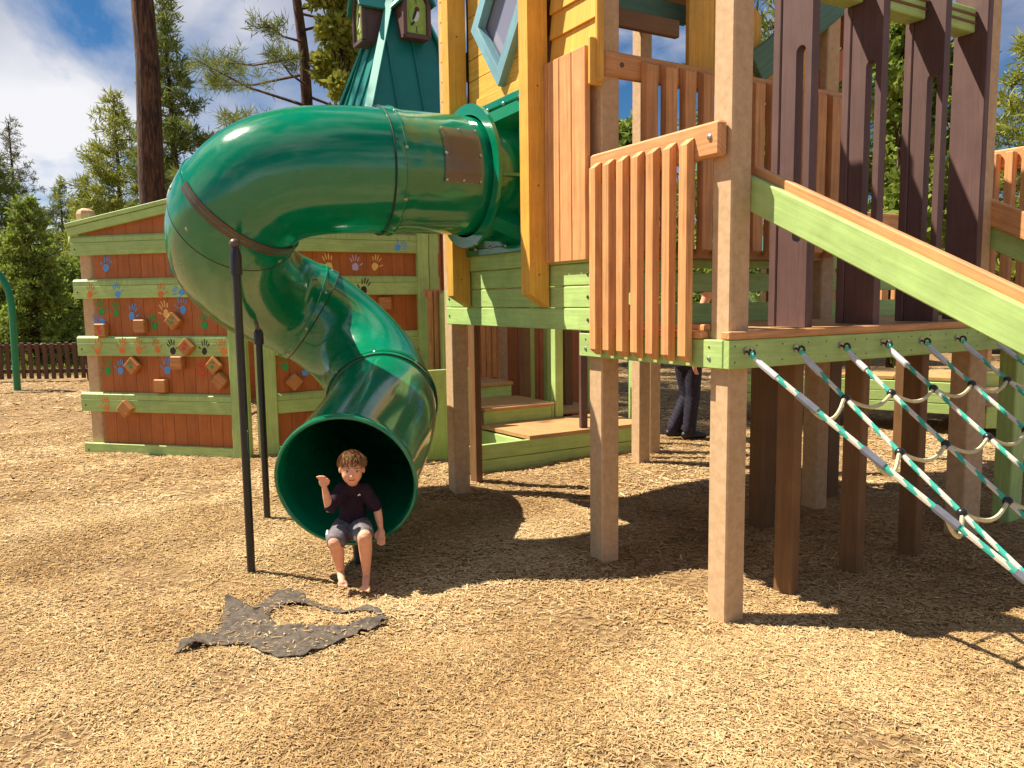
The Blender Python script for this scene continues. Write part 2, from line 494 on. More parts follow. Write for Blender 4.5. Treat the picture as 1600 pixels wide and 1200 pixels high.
def ground_material():
    m, n, l, p = new_mat('wood chip ground')
    tc = n.new('ShaderNodeTexCoord')
    nz = n.new('ShaderNodeTexNoise'); nz.inputs['Scale'].default_value = 55; nz.inputs['Detail'].default_value = 6; nz.inputs['Roughness'].default_value = 0.7; nz.inputs['Distortion'].default_value = 1.5
    l.new(tc.outputs['Object'], nz.inputs['Vector'])
    v = n.new('ShaderNodeTexVoronoi'); v.inputs['Scale'].default_value = 42; v.inputs['Randomness'].default_value = 1
    wv = n.new('ShaderNodeMixRGB'); wv.inputs['Fac'].default_value = 0.03
    l.new(tc.outputs['Object'], wv.inputs['Color1']); l.new(nz.outputs['Color'], wv.inputs['Color2']); l.new(wv.outputs[0], v.inputs['Vector'])
    r = n.new('ShaderNodeValToRGB')
    r.color_ramp.elements[0].position = 0.25; r.color_ramp.elements[0].color = (0.15, 0.085, 0.038, 1)
    r.color_ramp.elements[1].position = 0.7; r.color_ramp.elements[1].color = (0.42, 0.275, 0.135, 1)
    mx = n.new('ShaderNodeMixRGB'); mx.inputs['Fac'].default_value = 0.45
    sep = n.new('ShaderNodeSeparateColor'); l.new(v.outputs['Color'], sep.inputs[0])
    l.new(nz.outputs['Fac'], mx.inputs['Color1']); l.new(sep.outputs[0], mx.inputs['Color2'])
    l.new(mx.outputs[0], r.inputs['Fac'])
    big = n.new('ShaderNodeTexNoise'); big.inputs['Scale'].default_value = 0.9; big.inputs['Detail'].default_value = 5
    l.new(tc.outputs['Object'], big.inputs['Vector'])
    br = n.new('ShaderNodeMapRange'); br.inputs[1].default_value = 0.3; br.inputs[2].default_value = 0.7; br.inputs[3].default_value = 0.85; br.inputs[4].default_value = 1.1
    l.new(big.outputs['Fac'], br.inputs[0])
    hs = n.new('ShaderNodeHueSaturation'); l.new(br.outputs[0], hs.inputs['Value']); l.new(r.outputs[0], hs.inputs['Color'])
    l.new(hs.outputs[0], p.inputs['Base Color'])
    p.inputs['Roughness'].default_value = 0.9; p.inputs['Specular IOR Level'].default_value = 0.15
    bp = n.new('ShaderNodeBump'); bp.inputs['Strength'].default_value = 0.9; bp.inputs['Distance'].default_value = 0.02
    l.new(mx.outputs[0], bp.inputs['Height']); l.new(bp.outputs[0], p.inputs['Normal'])
    return m
M['ground'] = ground_material()
g_obj = mesh_np('ground', gv, gq, 'ground')
g_obj.data.polygons.foreach_set('use_smooth', [True] * len(g_obj.data.polygons))
g_obj['kind'] = 'structure'

# loose chips: bent splinters lying in every direction
def make_chips():
    matz = np.stack([rng.uniform(-1.62, -0.62, 700), rng.uniform(3.4, 4.25, 700), np.full(700, 0.5)], 1)
    def zone(n, y0, y1, k):
        y = np.sqrt(rng.random(n) * (y1 ** 2 - y0 ** 2) + y0 ** 2)
        x = (rng.random(n) * 2 - 1) * (0.80 * y + 0.9)
        return np.stack([x, y, np.full(n, k)], 1)
    P = np.concatenate([zone(190000, 1.7, 3.6, 0.44), zone(170000, 3.6, 6.2, 0.56), zone(80000, 6.2, 10.0, 0.95), zone(24000, 10, 17, 1.8), matz])
    thin = np.sin(P[:, 0] * 2.1 + 1.7 * np.sin(P[:, 1] * 1.3)) * np.sin(P[:, 1] * 2.9 + 1.1 * np.sin(P[:, 0] * 1.9)) + 0.4 * np.sin(P[:, 0] * 6.1 + P[:, 1] * 4.7)
    keep = (rng.random(len(P)) > np.clip((thin - 0.45) * 1.6, 0, 0.8)); keep[-700:] = True
    P = P[keep]
    n = len(P)
    L = rng.gamma(2.2, 0.0085, n) * P[:, 2] + 0.004
    wd_ = (0.0022 + rng.gamma(2.0, 0.0013, n)) * P[:, 2]
    an = rng.random(n) * 2 * np.pi
    tilt = rng.normal(0, 0.12, n)
    roll = rng.normal(0, 0.32, n)
    bend = rng.normal(0, 0.10, n)
    x, y = P[:, 0], P[:, 1]
    z = gz(x, y) + 0.002 + rng.random(n) * 0.008
    z[-700:] += 0.018
    d = np.stack([np.cos(an) * np.cos(tilt), np.sin(an) * np.cos(tilt), np.sin(tilt)], 1)
    s = np.stack([-np.sin(an) * np.cos(roll), np.cos(an) * np.cos(roll), np.sin(roll)], 1)
    u = np.cross(d, s)
    c = np.stack([x, y, z], 1)
    V = np.empty((n, 6, 3))
    taper = rng.uniform(0.35, 1.0, n)
    for i, e in enumerate((-1, 1)):
        ctr = c + d * (L * e)[:, None] + s * (bend * L)[:, None]
        ww = wd_ * (taper if e > 0 else 1)
        V[:, i * 3 + 0] = ctr - s * ww[:, None]
        V[:, i * 3 + 1] = ctr + u * (0.55 * wd_)[:, None]
        V[:, i * 3 + 2] = ctr + s * ww[:, None]
    o = (np.arange(n) * 6)[:, None]
    Q = np.concatenate([o + np.array([[0, 3, 4, 1]]), o + np.array([[1, 4, 5, 2]])])
    patch = 0.12 * np.sin(x * 1.3 + 2) * np.sin(y * 1.7) + 0.08 * np.sin(3.1 * x - 2.3 * y) + 0.06 * np.sin(7.3 * x + 5.1 * y + 2 * np.sin(3 * y))
    t = np.clip(0.22 + 0.70 * rng.beta(2.8, 2.0, n) + patch, 0, 1)
    return mesh_np('wood_chips', V.reshape(-1, 3), Q, 'chip', tint=np.repeat(t, 6))
def chip_material():
    m, n, l, p = new_mat('shredded wood chips')
    at = n.new('ShaderNodeAttribute'); at.attribute_name = 'tint'
    r = n.new('ShaderNodeValToRGB')
    e = r.color_ramp.elements
    e[0].position = 0.0; e[0].color = (0.075, 0.034, 0.012, 1)
    e[1].position = 1.0; e[1].color = (0.66, 0.50, 0.28, 1)
    k = r.color_ramp.elements.new(0.30); k.color = (0.285, 0.165, 0.066, 1)
    k = r.color_ramp.elements.new(0.62); k.color = (0.48, 0.315, 0.142, 1)
    l.new(at.outputs['Fac'], r.inputs['Fac']); l.new(r.outputs[0], p.inputs['Base Color'])
    p.inputs['Roughness'].default_value = 0.8; p.inputs['Specular IOR Level'].default_value = 0.2
    return m
M['chip'] = chip_material()
ch = make_chips(); ch['kind'] = 'stuff'; tag(ch, 'loose tan shredded wood chips covering the playground', 'wood chips')

# ------------------------------------------------------------------ timber deck with railings
def bolt(parent, p, n, r=0.012, mat='steel'):
    return MB().dome(p, n, r, r * 0.75, 8).build('bolt', mat, parent, True)
deck = thing('timber_deck', 'raised timber deck with orange slat railing and plum slotted uprights above the rope net', 'play deck', W(0.6, 1.2, 0))
PW = 0.13
def post(parent, a0, b0, z0, z1, mat='post', w=PW, w2=None, name='post', label=None):
    return MB().ab(a0, a0 + w, b0, b0 + (w2 or w), z0, z1, 0.008, 'z').build(name, mat, parent, label=label)
post(deck, 0, 0, -0.05, 4.3)
post(deck, 1.02, 0, -0.05, 4.3)
post(deck, 0.08, 2.19, 1.42, 4.2)
post(deck, 0.14, 2.27, -0.05, 1.27, 'post', 0.13, 0.2)
post(deck, 1.26, 2.36, -0.05, 1.27, 'brown', 0.14)
post(deck, 0.95, 1.3, -0.05, 1.27, 'brown', 0.13)
post(deck, 0.18, 2.9, -0.05, 1.42, 'lime', 0.12, 0.16)
# beams
MB().ab(0.0, 1.19, -0.045, -0.003, 1.252, 1.39).build('beam', 'lime', deck)
MB().ab(-0.045, -0.003, -0.045, 3.15, 1.253, 1.392).build('beam', 'lime', deck)
MB().ab(1.155, 1.195, 0.01, 3.15, 1.252, 1.39).build('beam', 'lime', deck)
MB().ab(0.0, 1.15, 3.11, 3.15, 1.252, 1.39).build('beam', 'lime', deck)
# deck planks run along b, with a trim around
n = 8
for i in range(n):
    w = 1.17 / n
    MB().ab(0.012 + i * w, 0.012 + (i + 1) * w - 0.006, 0.004, 3.13, 1.393, 1.428, 0.003).build('deck_plank', 'tread', deck)
MB().ab(-0.049, 0.010, -0.049, 3.15, 1.394, 1.432, 0.005).build('edge_trim', 'orange', deck)
MB().ab(0.14, 1.0, -0.049, 0.002, 1.394, 1.43, 0.005).build('edge_trim', 'orange', deck)
# front railing
rail = MB().ab(0.025, 1.055, -0.062, -0.004, 2.255, 2.417, 0.012).build('railing', 'orange', deck)
def slat(a0, w, b_front, b_back, z0, z1, cut=0.035):
    pr = [W(a0, b_front, z0 + cut), W(a0, b_back, z0), W(a0, b_back, z1), W(a0, b_front, z1 - cut)]
    return MB().prism(pr, AV * w, ZV)
s0 = slat(0.935, 0.055, -0.110, -0.065, 1.272, 2.362).build('slat', 'orange', rail)
s0['label'] = 'vertical orange slat with mitred ends'
for i in range(1, 7):
    rep(s0, AV * (-0.1245 * i))
bolt(rail, W(0.085, -0.062, 2.345), -BV, 0.015)
for a_ in (0.09, 1.12):
    bolt(deck, W(a_, -0.045, 1.30), -BV, 0.012); bolt(deck, W(a_, -0.045, 1.355), -BV, 0.006, 'bronze')
MB().ab(0.14, 0.96, 0.004, 0.03, 1.4285, 1.46, 0.004).build('toe_board', 'orange', deck)
# back railing along the far edge
rail2 = MB().ab(1.00, 1.055, 0.01, 2.15, 2.862, 3.0, 0.01).build('railing', 'orange', deck)
def slat_b(b0, w, a_front, a_back, z0, z1, cut=0.03):
    pr = [W(a_front, b0, z0 + cut), W(a_back, b0, z0), W(a_back, b0, z1), W(a_front, b0, z1 - cut)]
    return MB().prism(pr, BV * w, ZV)
s1 = slat_b(0.27, 0.085, 0.945, 0.997, 1.86, 2.972).build('slat', 'orange', rail2)
for i in range(1, 13):
    rep(s1, BV * (0.148 * i))
bolt(rail2, W(1.0, 0.13, 2.93), -AV, 0.015, 'bronze')
for z0, z1 in ((1.40, 1.555), (1.63, 1.755), (1.79, 1.90)):
    MB().ab(1.20, 1.235, 0.16, 3.55, z0, z1).build('side_board', 'lime', deck)
# plum slotted uprights on the net side
def slotted(b0, th, a0, a1, z0, z1, slot, name='slotted_panel'):
    """board in the a-z plane with a rounded slot"""
    sa0, sa1, sz0, sz1 = slot
    outer = [(a0, z0), (a1, z0), (a1, z1), (a0, z1)]
    r = (sa1 - sa0) / 2; cx = (sa0 + sa1) / 2
    k = 8
    inner = [(cx + r * math.cos(math.pi + math.pi * i / k), sz0 + r + r * math.sin(math.pi + math.pi * i / k)) for i in range(k + 1)] + \
            [(cx + r * math.cos(math.pi * i / k), sz1 - r + r * math.sin(math.pi * i / k)) for i in range(k + 1)]
    bm = bmesh.new()
    def ring(pts, b):
        return [bm.verts.new(W(p[0], b, p[1])) for p in pts]
    for side in (b0, b0 + th):
        vo = ring(outer, side); vi = ring(inner, side)
        eo = [bm.edges.new((vo[i], vo[(i + 1) % 4])) for i in range(4)]
        ei = [bm.edges.new((vi[i], vi[(i + 1) % len(vi)])) for i in range(len(vi))]
        bmesh.ops.triangle_fill(bm, use_beauty=True, edges=eo + ei)
        if side == b0: A = (vo, vi)
        else:
            for p, q in zip(A, (vo, vi)):
                for i in range(len(p)):
                    j = (i + 1) % len(p)
                    bm.faces.new((p[i], p[j], q[j], q[i]))
    bmesh.ops.recalc_face_normals(bm, faces=bm.faces)
    bm.verts.ensure_lookup_table()
    mb = MB()
    r0 = random.random() * 9
    mb.v = [v.co.copy() for v in bm.verts]
    mb.uv = [(v.co.z + r0, v.co.dot(AV) + v.co.dot(BV) + r0) for v in bm.verts]
    mb.f = [tuple(v.index for v in f.verts) for f in bm.faces]
    bm.free()
    return mb
for i, b0 in enumerate((0.55, 1.10, 1.65)):
    up_ = slotted(b0, 0.055, 0.02, 0.205, 1.434, 4.2, (0.055, 0.115, 1.87, 2.85)).build('slotted_panel', 'plum', deck)
    MB().ab(0.210, 0.262, b0 - 0.006, b0 + 0.05, 1.434, 4.2, 0.006, 'z').build('edge_strip', 'plum', deck)
    post(deck, 0.065, b0, -0.05, 1.25, 'brown', 0.125, 0.065)
MB().ab(0.055, 0.265, 2.135, 2.185, 1.434, 4.2, 0.006, 'z').build('slotted_panel', 'plum', deck)
# grooved top beams between the uprights
for b0, b1 in ((0.62, 1.085), (1.165, 1.635), (1.715, 2.130)):
    tb = MB().ab(0.13, 0.25, b0, b1, 3.16, 3.30, 0.006).build('top_beam', 'lime', deck)
    for zz in (3.205, 3.25):
        MB().ab(0.122, 0.1295, b0 + 0.002, b1 - 0.002, zz, zz + 0.014, 0.001).build('groove_strip', 'brown', tb)
# sloping side rail over the net
st0, st1 = W(0.06, 0.15, 2.11), W(-1.75, 0.15, 1.22)
MB().board(st0, st1, ZV, 0.150, 0.045, 0.006).build('sloping_rail', 'lime', deck)
MB().board(st0 + BV * 0.046 + ZV * 0.055, st1 + BV * 0.046 + ZV * 0.055, ZV, 0.130, 0.042, 0.006).build('sloping_rail', 'orange', deck)
MB().board(W(0.32, 2.33, 2.215), W(-1.5, 2.33, 1.30), ZV, 0.150, 0.045, 0.006).build('sloping_rail', 'orange', deck)
MB().board(W(0.30, 2.375, 2.06), W(-1.5, 2.375, 1.15), ZV, 0.150, 0.045, 0.006).build('sloping_rail', 'lime', deck)
post(deck, -1.72, 0.175, -0.05, 1.30, 'post', 0.1)
post(deck, -1.47, 2.40, -0.05, 1.30, 'post', 0.1)
bolt(deck, W(0.15, 2.307, 2.16), -BV, 0.014, 'bronze')
# side railing at the far end of the deck
rail3 = MB().ab(0.2, 0.54, 3.06, 3.11, 2.46, 2.60, 0.01).build('railing', 'orange', deck)
s3 = MB().ab(0.22, 0.28, 3.0, 3.055, 1.36, 2.57, 0.006, 'z').build('slat', 'orange', rail3)
for i in range(1, 3): rep(s3, AV * 0.11 * i)
post(deck, 0.07, 3.0, 1.43, 2.75)
rail4 = MB().ab(1.9, 1.95, 2.5, 4.2, 2.2, 2.34, 0.01).build('railing', 'orange', deck)
s4 = MB().ab(1.9, 1.95, 2.55, 2.64, 1.45, 2.195, 0.006, 'z').build('slat', 'orange', rail4)
for i in range(1, 9): rep(s4, BV * 0.19 * i)
MB().board(W(1.93, 2.62, 2.76), W(1.93, 3.35, 2.27), ZV, 0.15, 0.04).build('brace_board', 'orange', rail4)
MB().ab(1.9, 1.95, 2.5, 4.2, 1.30, 1.449, 0.01).build('side_board', 'lime', rail4)
for b_ in (2.4, 4.2): post(deck, 1.86, b_, -0.05, 2.5, 'brown', 0.1)
MB().ab(1.24, 1.9, 2.5, 4.3, 1.30, 1.34).build('deck_plank', 'tread', deck)

# ------------------------------------------------------------------ rope net
def rope_material():
    m, n, l, p = new_mat('striped braided rope')
    uv = n.new('ShaderNodeUVMap'); sep = n.new('ShaderNodeSeparateXYZ'); l.new(uv.outputs[0], sep.inputs[0])
    m1 = n.new('ShaderNodeMath'); m1.operation = 'MULTIPLY'; m1.inputs[1].default_value = 8.5; l.new(sep.outputs[0], m1.inputs[0])
    m2 = n.new('ShaderNodeMath'); m2.operation = 'MULTIPLY'; m2.inputs[1].default_value = 4.0; l.new(sep.outputs[1], m2.inputs[0])
    ad = n.new('ShaderNodeMath'); ad.operation = 'ADD'; l.new(m1.outputs[0], ad.inputs[0]); l.new(m2.outputs[0], ad.inputs[1])
    fr = n.new('ShaderNodeMath'); fr.operation = 'FRACT'; l.new(ad.outputs[0], fr.inputs[0])
    gt = n.new('ShaderNodeMath'); gt.operation = 'GREATER_THAN'; gt.inputs[1].default_value = 0.56; l.new(fr.outputs[0], gt.inputs[0])
    mx = n.new('ShaderNodeMixRGB'); mx.inputs['Color1'].default_value = (0.70, 0.66, 0.56, 1); mx.inputs['Color2'].default_value = (0.05, 0.46, 0.36, 1)
    l.new(gt.outputs[0], mx.inputs['Fac']); l.new(mx.outputs[0], p.inputs['Base Color'])
    p.inputs['Roughness'].default_value = 0.75
    wv = n.new('ShaderNodeTexNoise'); wv.inputs['Scale'].default_value = 260
    l.new(uv.outputs[0], wv.inputs['Vector'])
    bp = n.new('ShaderNodeBump'); bp.inputs['Strength'].default_value = 0.6; bp.inputs['Distance'].default_value = 0.004
    l.new(wv.outputs['Fac'], bp.inputs['Height']); l.new(bp.outputs[0], p.inputs['Normal'])
    return m
M['rope'] = rope_material()
M['tealthimble'] = plain('teal plastic thimble', lin((60, 190, 180)), 0.4)
M['ropepale'] = mottled('pale cream rope', lin((186, 172, 130)), lin((222, 212, 176)), 120)
M['sleeve'] = plain('grey heat shrink sleeve', (0.16, 0.17, 0.21), 0.35)
M['whitesleeve'] = plain('pale rope clamp', (0.55, 0.58, 0.62), 0.35)
net = thing('climbing_net', 'striped teal and white rope climbing net sloping from the deck edge to the chips', 'rope net', W(-1.0, 1.2, 0))
def rope_pt(b_, a_):
    # height of the net at distance -a_ from the beam
    t = -a_ - 0.05
    if b_ < 0.1: b_ = b_ + 0.275 * t            # the edge rope runs in towards its neighbour
    return W(a_, b_, 1.333 - 0.715 * t - 0.02 * math.sin(min(max(t / 1.85, 0), 1) * math.pi))
bs = [0.06 + 0.345 * i for i in range(8)]
A_END = -1.86
for i, b_ in enumerate(bs):
    pts = [W(-0.082, b_, 1.324)] + [rope_pt(b_, -0.115 + (A_END + 0.115) * k / 30) for k in range(31)]
    MB().ball(W(-0.094, b_, 1.316), 0.017, 8, 6, (1, .7, 1)).build('thimble', 'tealthimble', net, True)
    rp = MB().tube(pts, 0.0135 if i == 0 else 0.0115, 8).build('rope', 'rope', net, True)
    MB().tube([rope_pt(b_, -0.105), rope_pt(b_, -0.20)], 0.0165, 8).build('clamp', 'whitesleeve', rp, True)
    # eye hook
    e = [W(-0.046, b_, 1.338)]
    for k in range(9):
        an = math.pi * 2 * k / 8
        e.append(W(-0.085 - 0.018 * math.cos(an + math.pi), b_, 1.330 + 0.018 * math.sin(an)))
    MB().tube(e, 0.006, 6).build('hook', 'blacksteel', rp, True)
    for k_ in (-0.07, 0.075):
        for z_ in (1.285, 1.362):
            MB().dome(W(-0.045, b_ + k_ * (1 + .3 * i % 1), z_), -AV, 0.0045, 0.003, 6).build('screw', 'bronze', deck)
    MB().cyl(W(-0.048, b_, 1.338), AV, 0.018, 0.008, 10).build('washer', 'steel', rp, True)
rows = [-0.06 - 0.285 * k for k in range(1, 7)]
for r_i, a_ in enumerate(rows):
    for i, b_ in enumerate(bs):
        off = 0.0
        p = rope_pt(b_, a_ + off)
        if i == 0:
            q0, q1 = rope_pt(b_, a_ + 0.045), rope_pt(b_, a_ - 0.045)
            MB().tube([q0, q1], 0.0185, 8).build('sleeve', 'sleeve', net, True)
        else:
            MB().ball(p, 0.0225, 12, 8).build('junction', 'rubber', net, True)
        if i < len(bs) - 1:
            p2 = rope_pt(bs[i + 1], a_)
            pts = []
            for k in range(11):
                t = k / 10
                q = p.lerp(p2, t); sag = 0.05 * math.sin(math.pi * t)
                if i == 0: sag = 0.085 * math.sin(math.pi * min(1, t * 1.1)) ** 0.8
                pts.append(q - ZV * sag - AV * (0.025 * math.sin(math.pi * t)))
            MB().tube(pts, 0.0095, 6).build('cross_rope', 'ropepale' if i == 0 else 'ropepale', net, True)
gb = MB().tube([W(A_END, -0.05, 0.0), W(A_END, 2.6, 0.0)], 0.05, 10).build('anchor_log', 'brown', net, True)
# ------------------------------------------------------------------ yellow tower
tower = thing('yellow_tower', 'tall golden yellow play tower with diamond window behind the tube slide', 'play tower', W(2.05, 0.9, 0))
post(tower, 3.05, 0.0, -0.05, 4.3, 'post', 0.14, 0.14)
post(tower, 1.04, 1.95, -0.05, 4.3, 'post')
post(tower, 3.05, 1.95, -0.05, 4.3, 'post')
# lime boards under the slide entry
for i, (z0, z1) in enumerate(((1.405, 1.538), (1.543, 1.672), (1.677, 1.806), (1.811, 1.935))):
    a1 = 3.06 if i < 2 else 2.97
    MB().ab(1.022, a1, -0.043 - (0.012 if i == 3 else 0), -0.003, z0, z1, 0.005).build('face_board', 'lime', tower)
    for a_ in (1.10, 3.0):
        if i < 3: bolt(tower, W(a_, -0.043, (z0 + z1) / 2), -BV, 0.011, 'bronze')
MB().ab(1.05, 3.05, 0.0, 2.05, 1.84, 1.90).build('tower_floor', 'tread', tower)
# fins
def fin(a0, w):
    pr = [W(a0, -0.20, 1.63), W(a0, -0.0575, 1.545), W(a0, -0.0575, 4.3), W(a0, -0.20, 4.3)]
    # set back from the lime boards, resting on the tower face
    return MB().prism(pr, AV * w, ZV)
for a0 in (1.50, 2.60):
    f_ = fin(a0, 0.105).build('fin_post', 'yellow', tower)
    for zz in (1.75, 2.3, 2.9, 3.5):
        bolt(f_, W(a0, -0.13, zz), -AV, 0.006, 'bronze')
    MB().ab(a0 + 0.108, a0 + 0.15, -0.085, -0.058, 1.70, 4.3, 0.004, 'z').build('trim_strip', 'yellow', tower)
# siding planks in three bays
def siding(a0, a1, z0, z1, pitch=0.150):
    z = z0
    while z < z1 - 0.02:
        zt = min(z + pitch, z1)
        pr = [W(a0, -0.040, z), W(a0, -0.012, z), W(a0, -0.012, zt - 0.003), W(a0, -0.022, zt - 0.003)]
        MB().prism(pr, AV * (a1 - a0), AV).build('siding_plank', 'yellow', tower)
        z = zt
siding(2.71, 3.08, 3.0, 4.35)
siding(1.00, 1.50, 3.03, 4.35)
MB().ab(1.61, 2.60, -0.05, -0.012, 2.945, 3.035, 0.004).build('trim_strip', 'yellow', tower)
# middle bay: planks cut around the diamond window
DC = (2.07, 3.50); DHA, DHZ = 0.36, 0.44
z = 3.04
while z < 4.33:
    zt = z + 0.147
    def half(zz): return max(0.0, DHA * (1 - abs(zz - DC[1]) / DHZ))
    h0, h1 = half(z), half(zt)
    if max(h0, h1) <= 0:
        MB().prism([W(1.61, -0.040, z), W(1.61, -0.012, z), W(1.61, -0.012, zt), W(1.61, -0.022, zt)], AV * 0.99, AV).build('siding_plank', 'yellow', tower)
    else:
        for sg, e in ((-1, 1.61), (1, 2.60)):
            pr = [W(e, -0.012, z), W(DC[0] + sg * h0, -0.012, z), W(DC[0] + sg * h1, -0.012, zt - 0.003), W(e, -0.012, zt - 0.003)]
            MB().prism(pr, BV * -0.022, AV).build('siding_plank', 'yellow', tower)
    z = zt + 0.003
# diamond window
dv = [(DC[0], DC[1] - DHZ), (DC[0] + DHA, DC[1]), (DC[0], DC[1] + DHZ), (DC[0] - DHA, DC[1])]
def scaled(k): return [(DC[0] + (x - DC[0]) * k, DC[1] + (y - DC[1]) * k) for x, y in dv]
win = MB().prism([W(x, -0.018, y) for x, y in scaled(0.98)], BV * 0.006, ZV).build('window', 'pane', tower)
oo, in_ = scaled(1.06), scaled(0.76)
for i in range(4):
    j = (i + 1) % 4
    pr = [W(oo[i][0], -0.09, oo[i][1]), W(oo[j][0], -0.09, oo[j][1]), W(in_[j][0], -0.09, in_[j][1]), W(in_[i][0], -0.09, in_[i][1])]
    ud = W(oo[j][0], 0, oo[j][1]) - W(oo[i][0], 0, oo[i][1])
    MB().prism(pr, BV * 0.062, ud).build('window_frame', 'bluewood', win)
# orange plank screens
for a0 in (1.062, 1.205, 1.335):
    w_ = 0.138 if a0 < 1.1 else 0.125
    MB().ab(a0, a0 + w_, -0.085, -0.047, 1.822, 3.03, 0.004, 'z').build('screen_plank', 'orange', tower)
MB().ab(1.467, 1.497, -0.085, -0.047, 1.822, 3.03, 0.004, 'z').build('screen_plank', 'orange', tower)
for a0 in (2.72, 2.83):
    MB().ab(a0 + 0.03, a0 + 0.135, -0.085, -0.047, 1.822, 2.98, 0.004, 'z').build('screen_plank', 'orange', tower)
MB().ab(1.0, 1.03, -0.09, -0.002, 2.8, 3.06, 0.008, 'z').build('trim_strip', 'yellow', tower)
MB().ab(0.985, 1.018, -0.05, -0.002, 2.82, 4.3, 0.008, 'z').build('corner_strip', 'yellow', tower)
# back wall, roof floor and side frames seen through the openings
for z0, z1 in ((3.12, 3.24), (3.3, 3.42)):
    MB().ab(1.0, 3.05, 1.95, 2.0, z0 + .92, z1 + .92).build('head_board', 'brown', tower)
MB().ab(1.00, 3.1, 0.0, 2.1, 4.02, 4.08).build('roof_deck', 'brown', tower)
MB().ab(1.17, 3.05, 0.02, 0.06, 3.25, 3.45).build('inner_beam', 'brown', tower)
MB().ab(1.06, 1.10, 0.14, 0.62, 3.17, 3.27).build('inner_beam', 'brown', tower)
MB().ab(1.30, 1.34, 0.10, 0.9, 3.36, 3.48).build('inner_beam', 'tealwood', tower)
MB().ab(3.09, 3.13, 0.15, 2.1, 1.9, 2.95).build('back_panel', 'rust', tower)
for i in range(3):
    MB().ab(2.95, 2.99, 0.15 + i * 0.3, 0.42 + i * 0.3, 3.0, 4.2, 0.004, 'z').build('back_panel', 'brown', tower)
# gable panel on the deck side: yellow boards, blue and brown barge boards
MB().ab(1.06, 1.10, 0.70, 0.78, 3.005, 4.3, 0.005, 'z').build('gable_board', 'yellow', tower)
for i in range(4):
    b0 = 0.783 + 0.14 * i
    MB().prism([W(1.08, b0, 3.005), W(1.08, b0 + 0.137, 3.005), W(1.08, b0 + 0.137, 3.72 - 0.1 * i), W(1.08, b0, 3.80 - 0.1 * i)], AV * 0.035, ZV).build('gable_board', 'yellow', tower)
MB().prism([W(1.075, 1.343, 3.005), W(1.075, 1.80, 3.005), W(1.075, 1.85, 3.05), W(1.075, 1.85, 3.34), W(1.075, 1.343, 3.06)], AV * 0.035, BV).build('gable_board', 'yellow', tower)
MB().board(W(1.05, 1.26, 3.07), W(1.05, 2.3, 3.80), ZV, 0.20, 0.04).build('barge_board', 'tealwood', tower)
for k, (p, q) in enumerate((((1.90, 3.02), (2.28, 3.30)), ((2.28, 3.36), (2.28, 3.9)), ((1.90, 3.48), (2.26, 3.9)))):
    MB().board(W(1.12, *p), W(1.12, *q), ZV if k != 1 else BV, 0.17, 0.04).build('brace_board', 'rust', tower)

# ------------------------------------------------------------------ steps below the tower
steps = thing('timber_steps', 'lime timber steps with tan treads rising under the yellow tower', 'steps', W(4.3, 1.4, 0))
for z0, z1 in ((-0.04, 0.118), (0.124, 0.262)):
    MB().ab(3.60, 3.645, 0.32, 2.52, z0, z1, 0.004).build('riser', 'lime', steps)
MB().ab(3.646, 4.5, 2.475, 2.52, -0.04, 0.262, 0.004).build('riser', 'lime', steps)
MB().board(W(3.66, 1.04, 0.12), W(4.45, 0.99, 0.12), ZV, 0.25, 0.04).build('riser', 'lime', steps)
MB().ab(4.47, 4.515, 0.3, 1.0, -0.04, 0.9, 0.004).build('side_board', 'lime', steps)
MB().prism([W(3.60, 1.06, 0.2625), W(3.60, 2.53, 0.2625), W(4.44, 2.53, 0.2625), W(4.44, 0.98, 0.2625)], ZV * 0.035, BV).build('tread', 'tread', steps)
MB().ab(4.45, 4.49, 1.03, 1.86, 0.10, 0.435, 0.004).build('riser', 'lime', steps)
MB().ab(4.41, 5.22, 1.02, 1.88, 0.436, 0.47, 0.006).build('tread', 'tread', steps)
MB().ab(4.45, 5.2, 1.862, 1.90, 0.10, 0.43, 0.004).build('riser', 'lime', steps)
MB().ab(5.22, 5.26, 1.30, 1.80, 0.30, 0.60, 0.004).build('riser', 'lime', steps)
MB().ab(5.19, 5.9, 1.29, 1.81, 0.601, 0.64, 0.006).build('tread', 'tread', steps)
MB().ab(4.9, 5.9, 2.0, 2.9, 0.24, 0.28, 0.004).build('tread', 'tread', steps)
srail = MB().ab(5.92, 5.96, 1.5, 2.0, 1.52, 1.62, 0.004).build('railing', 'orange', steps)
sl = MB().ab(5.92, 5.96, 1.62, 1.685, 0.62, 1.515, 0.005, 'z').build('slat', 'orange', srail)
for i in range(1, 5): rep(sl, BV * 0.078 * i)
for (a0, b0, z0, m_, w_, w2) in ((3.24, 0.30, -0.04, 'brown', 0.13, 0.06), (5.3, 2.02, 0.1, 'brown', 0.1, 0.1), (5.5, 2.2, 0.1, 'lime', 0.1, 0.1), (5.7, 2.32, 0.1, 'brown', 0.09, 0.09),
                          (5.4, 2.42, 0.1, 'lime', 0.09, 0.09), (5.3, 2.62, 0.0, 'brown', 0.11, 0.11), (4.43, 1.905, 0.2995, 'lime', 0.10, 0.10),
                          (5.0, 2.75, -0.04, 'lime', 0.1, 0.1), (4.7, 2.85, -0.04, 'brown', 0.1, 0.1), (3.68, 1.72, 0.2995, 'plum', 0.05, 0.08), (3.93, 2.58, -0.04, 'lime', 0.09, 0.07), (3.38, 2.36, -0.04, 'post', 0.13, 0.13)):
    post(steps, a0, b0, z0, 1.80 if a0 > 3.6 else 1.40, m_, w_, w2)
for k in range(9):
    MB().ab(6.15, 6.19, 1.95 + 0.165 * k, 2.11 + 0.165 * k, -0.04, 1.85, 0.004, 'z').build('back_panel', 'rust', steps)
